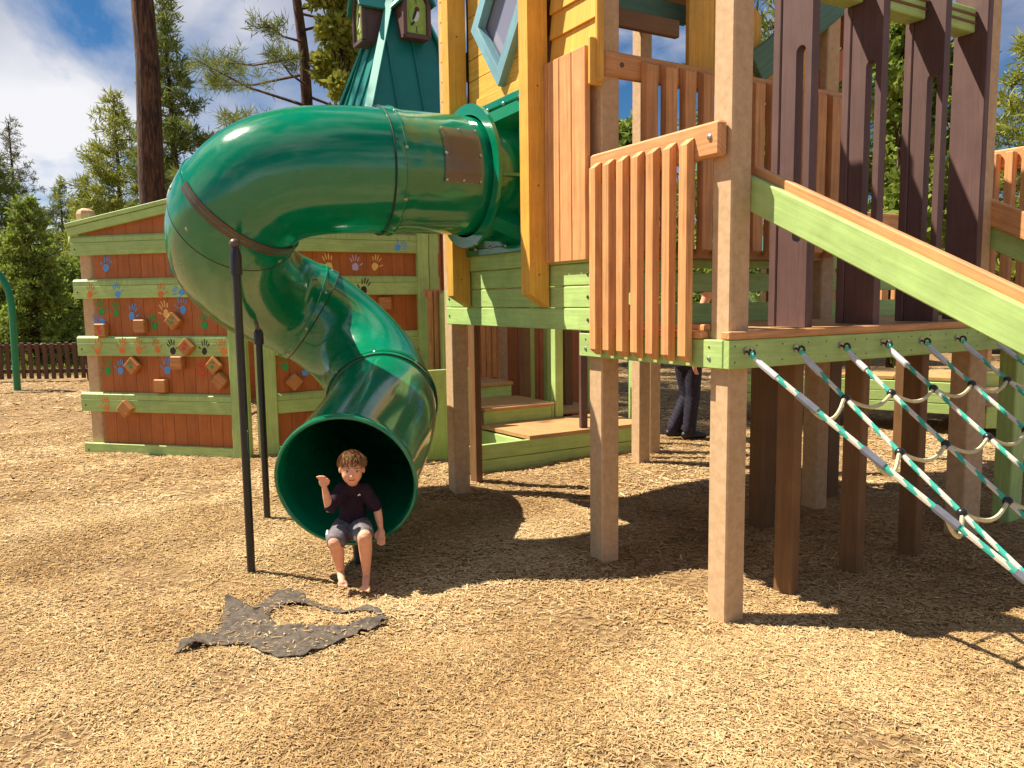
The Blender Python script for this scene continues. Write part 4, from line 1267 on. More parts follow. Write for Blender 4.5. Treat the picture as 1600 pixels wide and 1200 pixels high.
def pine(x, y, h, r_low, label, cat='tree', name='pine_tree', crown_from=0.25, dens=1.0, trunk_r=None, needle='needle', tuft=0.32, blades=16, nb=None, group=None, lean=(0, 0), droop=-0.15, power=0.8, wid=0.06, inner=0.30, spread=1.0):
    base = Vector((x, y, 0))
    t = thing(name, label, cat, base, group)
    tr = trunk_r or h * 0.014 + 0.04
    top = base + Vector((lean[0], lean[1], h))
    mb = MB()
    tp = tapered(mb, base - ZV * 0.2, top, tr, tr * 0.12, 10, 0.0012 if tr > 0.2 else 0.003, 10)
    lb = mb; C_ = []; D_ = []; S_ = []
    nb = nb or int(h * 12 * dens)
    for i in range(nb):
        f = crown_from + (1 - crown_from) * ((i + rng.random()) / nb)
        f = min(f, 0.995)
        o = base.lerp(top, f)
        L = r_low * (1 - (f - crown_from) / (1 - crown_from)) ** power * rng.uniform(0.55, 1.1) + 0.12
        an = rng.random() * 2 * math.pi
        rise = droop + 0.5 * (f - crown_from) + rng.normal(0, 0.12)
        d = Vector((math.cos(an), math.sin(an), rise)).normalized()
        e = o + d * L + ZV * (0.12 * L)
        r0 = max(0.012, tr * 0.22 * (1 - f) + 0.012)
        mid = o.lerp(e, 0.55) - ZV * 0.05 * L
        lb.tube([o, mid, e], [r0, r0 * .6, r0 * .25], 4)
        nt = max(3, int(L * 11.0 * dens))
        for k in range(nt):
            u = inner + (1 - inner) * (k + rng.random()) / nt
            p = o.lerp(mid, u / .55) if u < .55 else mid.lerp(e, (u - .55) / .45)
            side = Vector(rng.normal(0, 1, 3)); side.z *= 0.4
            p2 = p + side * (0.15 * L * (1.15 - u) + 0.08)
            if (p2 - p).length > 0.15 and k % 2: lb.tube([p, p2], [0.008, 0.004], 3, False)
            C_.append(tuple(p2)); D_.append(tuple(d * .5 + ZV * .35)); S_.append(tuft * rng.uniform(0.7, 1.25))
    lb.build('trunk', 'bark', t, True)
    crown_mesh(C_, D_, S_, blades, needle, 'crown', t, base, wid=wid)
    return t
def leafy(x, y, h, rad, label, name='leafy_tree', cat='tree', mat='leaf', n=900, leaf=0.16, z0=0.15, group=None, tall=1.0, trunk_r=0.08, blades=7):
    base = Vector((x, y, 0))
    t = thing(name, label, cat, base, group)
    mb = MB()
    tapered(mb, base - ZV * 0.2, base + ZV * h * 0.85, trunk_r, trunk_r * .2, 8, 0.012, 8)
    lb = mb; C_ = []; D_ = []; S_ = []
    nl = 26
    lobes = []
    for i in range(nl):
        f = z0 + (1 - z0) * (i + rng.random()) / nl
        prof = math.sin(min(1, (f - z0) / (1 - z0) * 0.9 + 0.12) * math.pi) ** 0.6
        an = rng.random() * 6.283; rr = rad * prof * rng.uniform(0.3, 0.95)
        c_ = base + Vector((math.cos(an) * rr, math.sin(an) * rr, f * h))
        lobes.append((c_, rad * rng.uniform(0.22, 0.42)))
        o = base + ZV * (f * h * 0.8)
        lb.tube([o, o.lerp(c_, .5) + ZV * .05, c_], [0.03, 0.018, 0.006], 4)
    for i in range(n):
        c_, r_ = lobes[int(rng.integers(0, nl))]
        v = Vector(rng.normal(0, 1, 3)); v.normalize()
        p = c_ + v * r_ * (rng.random() ** 0.4) * 1.1
        C_.append(tuple(p)); D_.append(tuple(v * .6)); S_.append(leaf * rng.uniform(0.7, 1.3))
    lb.build('trunk', 'bark', t, True)
    crown_mesh(C_, D_, S_, blades, mat, 'crown', t, base, wid=0.24)
    return t
def at(px, d):      # ground point seen at image column px, d metres away
    return ((px - 800) / 1228.0 * d, d)
# big trunk whose crown is above the picture
x_, y_ = at(254, 13.5)
pine(x_ - 0.0, y_, 19.0, 3.2, 'thick reddish brown pine trunk rising out of the picture behind the playhouse', crown_from=0.62, trunk_r=0.25, dens=0.7)
x_, y_ = at(298, 27); pine(x_, y_, 11.6, 2.1, 'tall slender green pine just right of the thick trunk', crown_from=0.12, needle='needle', dens=1.0, lean=(-0.25, 0))
x_, y_ = at(205, 30); pine(x_, y_, 9.3, 3.0, 'yellow green pine half hidden by the thick trunk on its left side', crown_from=0.1, needle='needle_yellow', dens=0.9)
x_, y_ = at(42, 34); pine(x_, y_, 9.3, 2.6, 'sparse greyish pine with bare twigs near the picture edge', crown_from=0.2, needle='needle_grey', dens=0.75, tuft=0.22)
x_, y_ = at(112, 46); pine(x_, y_, 8.6, 2.0, 'small distant pine between the grey pine and the thick trunk', crown_from=0.15, needle='needle', dens=0.8)
x_, y_ = at(4, 30); pine(x_, y_, 7.4, 2.6, 'dark green pine cut by the picture edge behind the bent pipe', crown_from=0.08, needle='needle', dens=0.9)
x_, y_ = at(150, 33); pine(x_, y_, 6.2, 2.3, 'short bushy yellow green pine above the picket fence', crown_from=0.05, needle='needle_yellow', dens=0.9)
x_, y_ = at(60, 20.5); pine(x_, y_, 4.3, 1.25, 'bright green young bushy tree standing behind the picket fence', name='young_tree', needle='leaf', crown_from=0.03, nb=130, dens=1.5, tuft=0.17, wid=0.16, blades=10)
x_, y_ = at(115, 23); leafy(x_, y_, 2.6, 1.3, 'low bushy green shrub by the end of the picket fence', name='shrub', cat='shrub', n=1500, leaf=0.16, z0=0.05)
x_, y_ = at(-5, 22); pine(x_, y_, 3.6, 1.2, 'young green tree at the picture edge behind the bent pipe', name='young_tree', needle='leaf', crown_from=0.03, nb=100, dens=1.3, tuft=0.17, wid=0.14, blades=10)
# pine above the slide
x_, y_ = at(507, 17); pine(x_, y_, 13.5, 3.0, 'dark trunked pine with tufted limbs above the slide bend', crown_from=0.28, needle='needle', dens=0.8, nb=44, trunk_r=0.19, tuft=0.24, lean=(-0.35, 0), power=0.35, wid=0.030, blades=40, inner=0.62)
x_, y_ = at(548, 15.5); leafy(x_, y_, 8.6, 0.75, 'yellow green narrow tree between the dark pine and the spire', mat='needle_yellow', n=2200, leaf=0.17, z0=0.35)
x_, y_ = at(408, 38); pine(x_, y_, 9.2, 1.6, 'thin far pine tip showing left of the dark trunked pine', crown_from=0.2, needle='needle_grey', dens=0.6, tuft=0.2)
x_, y_ = at(370, 36); pine(x_, y_, 9.0, 2.3, 'green pine top just above the slide bend', crown_from=0.15, needle='needle_grey', dens=0.7)
# trees behind the deck
x_, y_ = at(985, 19); leafy(x_, y_, 5.6, 1.5, 'pale green leafy tree seen through the tower doorway', mat='leaf', n=1800, leaf=0.17, z0=0.1)
x_, y_ = at(1225, 16); pine(x_, y_, 10.5, 2.6, 'dark pine behind the blue barge board of the tower', crown_from=0.35, needle='needle', dens=0.8)
x_, y_ = at(1395, 13); leafy(x_, y_, 6.6, 1.25, 'dark green drooping tree seen between the plum uprights', mat='leaf', n=2800, leaf=0.17, z0=0.12)
x_, y_ = at(1470, 22); leafy(x_, y_, 5.6, 2.0, 'sunlit yellow green bushy tree right of the slotted uprights', mat='needle_yellow', n=2600, leaf=0.2, z0=0.05)
x_, y_ = at(1590, 20); pine(x_, y_, 7.8, 2.2, 'yellow green pine at the picture edge behind the tan post', crown_from=0.05, needle='needle_yellow', dens=1.0)
x_, y_ = at(1110, 30); leafy(x_, y_, 6.0, 2.6, 'rounded green tree far behind the front railing', mat='leaf', n=1500, leaf=0.24, z0=0.05)
x_, y_ = at(1320, 27); pine(x_, y_, 9.5, 2.5, 'distant green pine between the first two slotted uprights', crown_from=0.12, needle='needle', dens=0.8)
# far wooded slope: a mass nobody could count
FX = []; FD = []; FS = []
for k in range(420):
    azm = rng.uniform(-0.80, 0.85); d = rng.uniform(48, 120)
    cx, cy = math.tan(azm) * d, d
    hgt = rng.uniform(4, 8.5); zb = max(0, (d - 55) * 0.035)
    for j in range(34):
        f = j / 34
        r_ = hgt * 0.24 * (1 - f) * rng.uniform(.3, 1)
        an = rng.random() * 6.283
        FX.append((cx + math.cos(an) * r_, cy + math.sin(an) * r_, zb + f * hgt)); FD.append((math.cos(an) * .5, math.sin(an) * .5, .2)); FS.append(0.9 * rng.uniform(.6, 1.2))
fw_ = crown_mesh(FX, FD, FS, 6, 'needle', 'distant_woods', None, (0, 0, 0), wid=0.16)
fw_['kind'] = 'stuff'; tag(fw_, 'distant dark green woods closing the horizon', 'woods')
# hills
hv = []; hq = []
K, J = 90, 12
for i in range(K):
    azm = -1.0 + 2.0 * i / (K - 1)
    for j in range(J):
        d = 90 + j * 60
        rise = (max(0.0, (j - 0.5)) / J) ** 0.9
        ridge = 52 * (0.55 + 0.25 * math.sin(azm * 4.0 + 1.9) + 0.12 * math.sin(azm * 9.3 + .4) + 0.05 * math.sin(azm * 23))
        hv.append((math.sin(azm) * d, math.cos(azm) * d, -0.5 + ridge * rise + rng.normal(0, 0.8) * rise))
for i in range(K - 1):
    for j in range(J - 1):
        q = i * J + j
        hq.append((q, q + 1, q + J + 1, q + J))
M['hill'] = mottled('wooded hillside', (0.03, 0.06, 0.03), (0.08, 0.12, 0.06), 0.15, 0.95, 0.0, 0.05)
hl = mesh_np('hills', np.array(hv), np.array(hq), 'hill'); hl['kind'] = 'structure'
hl.data.polygons.foreach_set('use_smooth', [True] * len(hl.data.polygons))

# ------------------------------------------------------------------ road, grass and fence at the left
M['asphalt'] = mottled('pale worn asphalt', (0.20, 0.20, 0.20), (0.32, 0.31, 0.30), 12, 0.9, 0.1)
M['turf'] = mottled('meadow grass soil', (0.06, 0.09, 0.02), (0.16, 0.17, 0.05), 4, 0.95, 0.2)
def sheet(name, pts, z, mat):
    me = bpy.data.meshes.new(name); me.from_pydata([(x, y, z) for x, y in pts], [], [tuple(range(len(pts)))])
    me.materials.append(M[mat]); o = bpy.data.objects.new(name, me); col.objects.link(o); o['kind'] = 'structure'
    return o
sheet('grass_verge', [(-60, 17.4), (60, 27), (90, 120), (-120, 120)], 0.012, 'turf')
sheet('road', [(-60, 21.5), (-8, 20.2), (-6, 23.0), (-60, 25.0)], 0.020, 'asphalt')
G = 5200
gx = rng.uniform(-22, 12, G); gy = rng.uniform(17.8, 20.2, G) + np.maximum(0, gx + 8) * 0.25
gv_ = crown_mesh(np.stack([gx, gy, np.full(G, 0.02)], 1), np.tile([0, 0, 1.0], (G, 1)), np.full(G, 0.16), 4, 'leaf', 'grass', None, (0, 0, 0))
gv_['kind'] = 'stuff'; tag(gv_, 'rough grass on the verge beyond the picket fence', 'grass')
fence = thing('picket_fence', 'low dark brown picket fence beside the bent green pipe', 'fence', (-11.5, 16.55, 0))
fx0, fx1 = -14.5, -8.9
def fy(x): return 16.35 + (x + 9.0) * 0.03 + 0.25
pk0 = MB().obox(Vector((fx0, fy(fx0), 0.44)), ZV, Vector((1, 0, 0)), Vector((0, 1, 0)), 0.38, 0.044, 0.012, 0.004).build('picket', 'fence', fence)
k = 1
while fx0 + k * 0.155 < fx1:
    x_ = fx0 + k * 0.155
    rep(pk0, (k * 0.155, fy(x_) - fy(fx0), random.uniform(-.01, .01))); k += 1
for z_ in (0.22, 0.74):
    MB().board(Vector((fx0 - .1, fy(fx0) + 0.035, z_)), Vector((fx1 + .1, fy(fx1) + 0.035, z_)), ZV, 0.09, 0.04).build('fence_rail', 'fence', fence)
for x_ in (-14.0, -11.6, -9.0):
    MB().obox(Vector((x_, fy(x_) + 0.12, 0.42)), ZV, Vector((1, 0, 0)), Vector((0, 1, 0)), 0.46, 0.05, 0.05, 0.006).build('fence_post', 'fence', fence)
# bent pipe frame
pipe = MB()
pp = [(-9.41, 14.87, -0.1), (-9.40, 14.87, 0.8), (-9.39, 14.87, 1.4), (-9.41, 14.87, 1.78), (-9.49, 14.87, 2.04), (-9.63, 14.87, 2.25), (-9.85, 14.87, 2.40), (-10.15, 14.87, 2.46), (-11.6, 14.87, 2.46), (-12.0, 14.87, 2.35), (-12.25, 14.87, 2.05), (-12.3, 14.87, 1.6), (-12.3, 14.87, -0.1)]
pipe.tube(catmull([Vector(p) for p in pp], 6), 0.062, 12)
po = pipe.build('bent_pipe_frame', 'pipegreen', None, True)
tag(po, 'bent green steel pipe frame standing in front of the picket fence', 'pipe frame')

# ------------------------------------------------------------------ things beyond the deck
ramp = thing('low_bridge', 'low lime edged timber walkway on the chips behind the deck posts', 'walkway', W(3.0, 5.0, 0))
r0, r1 = Vector((2.9, 10.0, 0.30)), Vector((5.2, 8.6, 0.30))
rd = (r1 - r0).normalized(); rn = Vector((rd.y, -rd.x, 0)); rn = rn if rn.y < 0 else -rn
for k, z_ in enumerate((0.02, 0.14, 0.26)):
    MB().board(r0 + rn * 0.02 + ZV * (z_), r1 + rn * 0.02 + ZV * (z_ - 0.02), ZV, 0.11, 0.05).build('edge_board', 'lime', ramp)
for k in range(9):
    p = r0.lerp(r1, (k + .5) / 9) - rn * 0.55 + ZV * 0.335
    MB().obox(p, rn, rd, ZV, 0.56, (r1 - r0).length / 18 - 0.004, 0.018, 0.003).build('deck_plank', 'tread', ramp)
for k in range(10):
    MB().obox(Vector((5.25 + 0.2 * k + .1, 9.4, 0.36)), Vector((0, 1, 0)), Vector((1, 0, 0)), ZV, 0.75, 0.095, 0.018, 0.003).build('deck_plank', 'tread', ramp)
MB().obox(Vector((6.25, 8.63, 0.22)), Vector((1, 0, 0)), ZV, Vector((0, 1, 0)), 1.0, 0.12, 0.025).build('edge_board', 'lime', ramp)
MB().obox(Vector((6.25, 10.2, 0.45)), Vector((1, 0, 0)), ZV, Vector((0, 1, 0)), 1.0, 0.12, 0.025).build('edge_board', 'lime', ramp)
for (x_, y_, m_) in ((2.95, 10.1, 'post'), (5.2, 8.75, 'brown'), (6.2, 10.3, 'post'), (7.2, 10.3, 'plum'), (7.3, 8.7, 'post'), (4.3, 10.6, 'lime')):
    MB().obox(Vector((x_, y_, 0.75)), ZV, Vector((1, 0, 0)), Vector((0, 1, 0)), 0.8 if m_ != 'lime' else 0.5, 0.07, 0.07, 0.006).build('post', m_, ramp)
bp = thing('blue_slat_screen', 'small blue slatted screen far behind the steps', 'screen', (2.2, 13.2, 0))
for k in range(3):
    MB().obox(Vector((2.02 + 0.14 * k, 13.2 + .05 * k, 0.75)), ZV, Vector((1, 0, 0)), Vector((0, 1, 0)), 0.76, 0.055, 0.03, 0.006).build('slat', 'bluepost', bp)
MB().obox(Vector((2.16, 13.3, 1.35)), Vector((1, 0, 0)), ZV, Vector((0, 1, 0)), 0.25, 0.05, 0.02, 0.006).build('rail', 'bluepost', bp)
shed = thing('teal_roof_shelter', 'little shelter with teal roof far behind the railing slats', 'shelter', (7.0, 19.0, 0))
for sx in (-1, 1):
    for sy in (-1, 1):
        MB().obox(Vector((7.0 + 1.2 * sx, 19 + 0.9 * sy, 1.2)), ZV, Vector((1, 0, 0)), Vector((0, 1, 0)), 1.25, 0.07, 0.07).build('post', 'post', shed)
pa_ = [Vector((5.5, 17.7, 2.4)), Vector((8.5, 17.7, 2.4)), Vector((8.5, 20.3, 2.4)), Vector((5.5, 20.3, 2.4))]; ap_ = Vector((7, 19, 3.7))
mbr = MB(); mbr.add(pa_ + [ap_], [(0, 1, 4), (1, 2, 4), (2, 3, 4), (3, 0, 4), (3, 2, 1, 0)]); mbr.build('roof', 'roofteal', shed)
# ------------------------------------------------------------------ people
def skin_blob(parts, voxel, smooth=3, factor=0.5):
    """one continuous surface from overlapping tapered limbs and ellipsoids"""
    mb = MB()
    for p in parts:
        if p[0] == 'limb':
            pts, rad = p[1], p[2]
            # rounded ends
            pts = [Vector(q) for q in pts]
            a_, b_ = pts[0], pts[-1]
            d0 = (pts[0] - pts[1]).normalized(); d1 = (pts[-1] - pts[-2]).normalized()
            full = [a_ + d0 * rad[0] * .9, a_ + d0 * rad[0] * .6] + pts + [b_ + d1 * rad[-1] * .6, b_ + d1 * rad[-1] * .9]
            rr = [rad[0] * .35, rad[0] * .8] + list(rad) + [rad[-1] * .8, rad[-1] * .35]
            mb.tube(full, rr, 14)
        else:
            c_, r_, axes = p[1], p[2], p[3]
            o = len(mb.v)
            mb.ball((0, 0, 0), 1.0, 18, 12)
            for i in range(o, len(mb.v)):
                v = mb.v[i]
                mb.v[i] = Vector(c_) + axes[0] * v.x * r_[0] + axes[1] * v.y * r_[1] + axes[2] * v.z * r_[2]
    me = bpy.data.meshes.new('tmp'); me.from_pydata([tuple(v) for v in mb.v], [], mb.f)
    o = bpy.data.objects.new('tmp', me); col.objects.link(o)
    m1 = o.modifiers.new('r', 'REMESH'); m1.mode = 'VOXEL'; m1.voxel_size = voxel
    m2 = o.modifiers.new('s', 'SMOOTH'); m2.iterations = smooth; m2.factor = factor
    dg = bpy.context.evaluated_depsgraph_get()
    ev = o.evaluated_get(dg)
    res = bpy.data.meshes.new_from_object(ev)
    bpy.data.objects.remove(o); bpy.data.meshes.remove(me)
    return res
def finish(me, name, mat, parent, smooth=True, wob=0.0):
    base = np.array(parent['_base'])
    n = len(me.vertices); co = np.empty(n * 3, dtype=np.float32); me.vertices.foreach_get('co', co)
    co = co.reshape(-1, 3)
    if wob:
        nr = np.empty(n * 3, dtype=np.float32); me.vertices.foreach_get('normal', nr); nr = nr.reshape(-1, 3)
        f = np.sin(co[:, 0] * 70 + co[:, 2] * 45) * np.sin(co[:, 2] * 60 - co[:, 1] * 50) + .6 * np.sin(co[:, 2] * 120 + co[:, 0] * 90)
        co = co + nr * (f * wob)[:, None]
    co = co - base
    me.vertices.foreach_set('co', co.astype(np.float32).ravel())
    me.name = name
    me.materials.clear(); me.materials.append(M[mat])
    me.polygons.foreach_set('use_smooth', [True] * len(me.polygons)); me.update()
    o = bpy.data.objects.new(name, me); col.objects.link(o); o.parent = parent; o['_base'] = tuple(parent['_base'])
    return o
def skin_material(name, c):
    m, n, l, p = new_mat(name)
    tc = n.new('ShaderNodeTexCoord'); nz = n.new('ShaderNodeTexNoise'); nz.inputs['Scale'].default_value = 30; nz.inputs['Detail'].default_value = 5
    l.new(tc.outputs['Object'], nz.inputs['Vector'])
    r = n.new('ShaderNodeValToRGB'); r.color_ramp.elements[0].position = .3; r.color_ramp.elements[1].position = .7
    r.color_ramp.elements[0].color = (c[0] * .9, c[1] * .82, c[2] * .8, 1); r.color_ramp.elements[1].color = (*c, 1)
    l.new(nz.outputs['Fac'], r.inputs['Fac']); l.new(r.outputs[0], p.inputs['Base Color'])
    p.inputs['Roughness'].default_value = 0.55; p.inputs['Specular IOR Level'].default_value = 0.3
    p.inputs['Subsurface Weight'].default_value = 0.12; p.inputs['Subsurface Radius'].default_value = (0.01, 0.004, 0.002); p.inputs['Subsurface Scale'].default_value = 0.5
    return m
M['skin'] = skin_material('fair skin', lin((236, 176, 142)))
M['shirt'] = mottled('dark plum cotton', (0.016, 0.007, 0.016), (0.030, 0.012, 0.026), 60, 0.85)
M['shorts'] = mottled('grey cotton shorts', lin((88, 82, 86)), lin((126, 120, 124)), 40, 0.85)
M['hair'] = mottled('light brown hair', lin((96, 66, 36)), lin((168, 122, 72)), 90, 0.6)
M['eyewhite'] = plain('eye white', (0.7, 0.66, 0.62), 0.2)
M['iris'] = plain('dark iris', (0.03, 0.018, 0.012), 0.2)
M['lips'] = plain('lips', lin((176, 92, 76)), 0.5)
M['brow'] = plain('eyebrow', lin((120, 82, 50)), 0.8)

boy = thing('person', 'small barefoot child in dark shirt and grey shorts sitting in the slide mouth', 'person', (-0.95, 4.45, -0.03))
V3 = Vector
J = dict(pelvis=(-0.953, 4.520, 0.288), chest=(-0.937, 4.500, 0.455), neck=(-0.922, 4.425, 0.560), head=(-0.909, 4.355, 0.660),
         shR=(-0.990, 4.455, 0.520), elR=(-1.048, 4.370, 0.430), haR=(-1.068, 4.335, 0.585),
         shL=(-0.864, 4.455, 0.515), elL=(-0.795, 4.475, 0.395), wrL=(-0.775, 4.450, 0.290), haL=(-0.771, 4.435, 0.250),
         hipR=(-1.000, 4.52, 0.275), hipL=(-0.910, 4.52, 0.275), knR=(-1.005, 4.285, 0.258), knL=(-0.832, 4.255, 0.295),
         anR=(-0.992, 4.345, 0.075), anL=(-0.842, 4.325, 0.062), toR=(-0.965, 4.258, 0.030), toL=(-0.832, 4.232, 0.014))
J = {k: V3(v) for k, v in J.items()}
fdir = V3((0.20, -0.975, -0.06)).normalized()           # where the face looks
hup = V3((0.045, 0.0, 1.0)); hup = (hup - fdir * hup.dot(fdir)).normalized()
hrt = fdir.cross(hup).normalized()                      # the child's left is -hrt in the picture sense
HA = (hrt * 1.06, fdir * 1.03, hup * 1.03)
hc = J['head']
HS = 1.03
def HP(x, y, z): return hc + hrt * (x * HS * 1.03) + fdir * (y * HS) + hup * (z * HS)
parts = [
    ('limb', [J['pelvis'] - V3((0.02, 0, 0)), J['pelvis'] + V3((0.02, 0, 0))], [0.070, 0.070]),
    ('limb', [J['pelvis'], J['pelvis'].lerp(J['chest'], .5), J['chest'], J['chest'] + ZV * .04], [0.070, 0.066, 0.066, 0.050]),
    ('limb', [J['shR'], J['shL']], [0.036, 0.036]),
    ('limb', [J['chest'] + ZV * .05, J['neck'], hc - hup * .03], [0.045, 0.031, 0.032]),
    ('limb', [J['shR'], J['elR']], [0.032, 0.025]),
    ('limb', [J['elR'], J['elR'].lerp(J['haR'], .45), J['elR'].lerp(J['haR'], .80)], [0.025, 0.023, 0.016]),
    ('limb', [J['shL'], J['elL']], [0.032, 0.025]),
    ('limb', [J['elL'], J['elL'].lerp(J['wrL'], .5), J['wrL']], [0.025, 0.023, 0.016]),
    ('limb', [J['hipR'], J['hipR'].lerp(J['knR'], .5), J['knR']], [0.060, 0.053, 0.040]),
    ('limb', [J['hipL'], J['hipL'].lerp(J['knL'], .5), J['knL']], [0.060, 0.053, 0.040]),
    ('limb', [J['knR'], J['knR'].lerp(J['anR'], .35) + V3((0, .012, 0)), J['anR']], [0.040, 0.038, 0.022]),
    ('limb', [J['knL'], J['knL'].lerp(J['anL'], .35) + V3((0, .012, 0)), J['anL']], [0.040, 0.038, 0.022]),
]
# feet with toes
for an, to in ((J['anR'], J['toR']), (J['anL'], J['toL'])):
    d = (to - an).normalized(); sd = d.cross(ZV).normalized()
    heel = an - d * 0.012 - ZV * 0.018
    parts.append(('limb', [heel, an.lerp(to, .5) - ZV * .006, to], [0.021, 0.022, 0.017]))
    parts.append(('limb', [to - sd * 0.014, to + sd * 0.014], [0.014, 0.014]))
    for k in range(5):
        o_ = to + sd * (-0.020 + 0.010 * k); ln = 0.030 - 0.003 * k
        parts.append(('limb', [o_, o_ + d * ln], [0.0065 if k else 0.0085, 0.0058 if k else 0.0078]))
# raised hand: palm and loosely curled fingers
wr = J['elR'].lerp(J['haR'], .80); hd = (J['haR'] - J['elR']).normalized()
palm = wr + hd * 0.036
sd = V3((1.0, -0.12, 0.1)); sd = (sd - hd * sd.dot(hd)).normalized(); nrm_ = sd.cross(hd)
nrm_ = nrm_ if nrm_.y < 0 else -nrm_
parts.append(('ball', palm, (0.026, 0.013, 0.032), (sd, nrm_, hd)))
parts.append(('limb', [wr, palm], [0.016, 0.016]))
for k in range(4):
    o_ = palm + hd * 0.026 + sd * (-0.019 + 0.0128 * k)
    l1 = (0.020, 0.023, 0.022, 0.017)[k]
    q1 = o_ + hd * l1 * .8 + nrm_ * 0.010; q2 = q1 + (hd * .35 + nrm_ * .85) * (l1 * .8)
    parts.append(('limb', [o_, q1, q2], [0.0068, 0.0062, 0.0052]))
o_ = palm - hd * 0.010 + sd * 0.024
parts.append(('limb', [o_, o_ + sd * 0.012 + hd * 0.018, o_ + sd * 0.008 + hd * 0.034 + nrm_ * .01], [0.0085, 0.0072, 0.006]))
# resting hand
wl_ = J['wrL']; hd = (J['haL'] - J['wrL']).normalized(); hd = (hd + V3((0.05, -0.5, -0.2))).normalized()
palm = wl_ + hd * 0.034
sd = V3((1, 0.1, 0)); sd = (sd - hd * sd.dot(hd)).normalized(); nrm_ = hd.cross(sd)
parts.append(('ball', palm, (0.026, 0.013, 0.032), (sd, nrm_, hd)))
parts.append(('limb', [wl_, palm], [0.016, 0.016]))
for k in range(4):
    o_ = palm + hd * 0.024 + sd * (-0.019 + 0.0128 * k)
    l1 = (0.018, 0.022, 0.023, 0.020)[k]
    q1 = o_ + hd * l1 - ZV * .002; q2 = q1 + (hd * .55 - ZV * .8) * (l1 * .75)
    parts.append(('limb', [o_, q1, q2], [0.0068, 0.0062, 0.0052]))
o_ = palm - sd * 0.022 - hd * .008
parts.append(('limb', [o_, o_ - sd * 0.012 + hd * 0.016, o_ - sd * 0.010 + hd * 0.032], [0.0082, 0.0072, 0.006]))
# head: skull, jaw, cheeks, nose, ears, brow
parts += [
    ('ball', HP(0, -0.012, 0.022), (0.066, 0.078, 0.070), HA),
    ('ball', HP(0, 0.014, -0.016), (0.054, 0.058, 0.066), HA),
    ('ball', HP(0, 0.030, -0.052), (0.030, 0.034, 0.027), HA),
    ('ball', HP(0.026, 0.038, -0.026), (0.022, 0.022, 0.022), HA), ('ball', HP(-0.026, 0.038, -0.026), (0.022, 0.022, 0.022), HA),
    ('ball', HP(0, 0.050, 0.018), (0.040, 0.018, 0.016), HA),
    ('ball', HP(0, 0.073, -0.022), (0.0105, 0.012, 0.010), HA), ('ball', HP(0, 0.066, -0.008), (0.007, 0.011, 0.018), HA),
    ('ball', HP(0, 0.062, -0.045), (0.016, 0.008, 0.0075), HA),
    ('ball', HP(0.062, -0.014, -0.010), (0.0075, 0.013, 0.018), HA), ('ball', HP(-0.062, -0.014, -0.010), (0.0075, 0.013, 0.018), HA),
]
finish(skin_blob(parts, 0.0042, 2, 0.45), 'body', 'skin', boy)
# eyes, brows and mouth
for sx in (-1, 1):
    eye = MB(); eye.ball((0, 0, 0), 1, 12, 8)
    for i in range(len(eye.v)):
        v = eye.v[i]; eye.v[i] = HP(sx * 0.0245 + v.x * 0.0105, 0.0575 + v.y * 0.006, 0.000 + v.z * 0.0050)
    e_ = eye.build('eye', 'eyewhite', boy, True)
    ir = MB(); ir.ball((0, 0, 0), 1, 10, 6)
    for i in range(len(ir.v)):
        v = ir.v[i]; ir.v[i] = HP(sx * 0.0245 + v.x * 0.0052, 0.0615 + v.y * 0.0035, 0.0005 + v.z * 0.0048)
    ir.build('iris', 'iris', e_, True)
    MB().tube([HP(sx * 0.012, 0.0625, 0.0048), HP(sx * 0.025, 0.0635, 0.0072), HP(sx * 0.037, 0.055, 0.004)], [0.0016, 0.0022, 0.0014], 5).build('eyelid', 'brow', e_, True)
    MB().tube([HP(sx * 0.011, 0.0665, 0.017), HP(sx * 0.026, 0.0645, 0.0215), HP(sx * 0.040, 0.051, 0.016)], [0.0018, 0.0026, 0.0012], 5).build('eyebrow', 'brow', boy, True)
MB().tube([HP(-0.021, 0.0600, -0.0395), HP(-0.011, 0.0675, -0.0445), HP(0, 0.0700, -0.0460), HP(0.011, 0.0675, -0.0445), HP(0.021, 0.0600, -0.0395)], [0.0012, 0.0026, 0.0032, 0.0026, 0.0012], 6).build('mouth', 'lips', boy, True)
# hair: cap plus short tousled locks
hp_ = [('ball', HP(0, -0.024, 0.030), (0.0675, 0.072, 0.064), HA), ('ball', HP(0, 0.006, 0.058), (0.050, 0.046, 0.032), HA),
       ('ball', HP(0.050, -0.004, 0.034), (0.017, 0.026, 0.032), HA), ('ball', HP(-0.050, -0.004, 0.034), (0.017, 0.026, 0.032), HA)]
hair = finish(skin_blob(hp_, 0.005, 2, 0.4), 'hair', 'hair', boy)
lk = MB()
for i in range(2200):
    th = rng.uniform(0, 2 * math.pi); ph = rng.uniform(0.0, 1.48)
    n_ = hrt * (math.sin(ph) * math.cos(th)) + fdir * (math.sin(ph) * math.sin(th)) + hup * math.cos(ph)
    c_ = HP(0, -0.008, 0.032) + hrt * (n_.dot(hrt) * 0.072) + fdir * (n_.dot(fdir) * 0.066) + hup * (n_.dot(hup) * 0.068)
    comb = fdir * .75 + hrt * (.30 + rng.normal(0, .16)) - hup * (.35 if n_.dot(fdir) > .3 else -.05)
    if abs(n_.dot(hrt)) > .62 or n_.dot(fdir) < -.3: comb = -hup * .9 + fdir * .15
    d = comb - n_ * comb.dot(n_)
    d = (d.normalized() + n_ * rng.uniform(.05, .30) + V3(rng.normal(0, .09, 3))).normalized()
    L = rng.uniform(0.022, 0.036)
    lk.tube([c_, c_ + d * L * .55 + n_ * .002, c_ + d * L - n_ * .003], [0.0018, 0.0016, 0.0004], 3, False)
lk.build('locks', 'hair', hair)
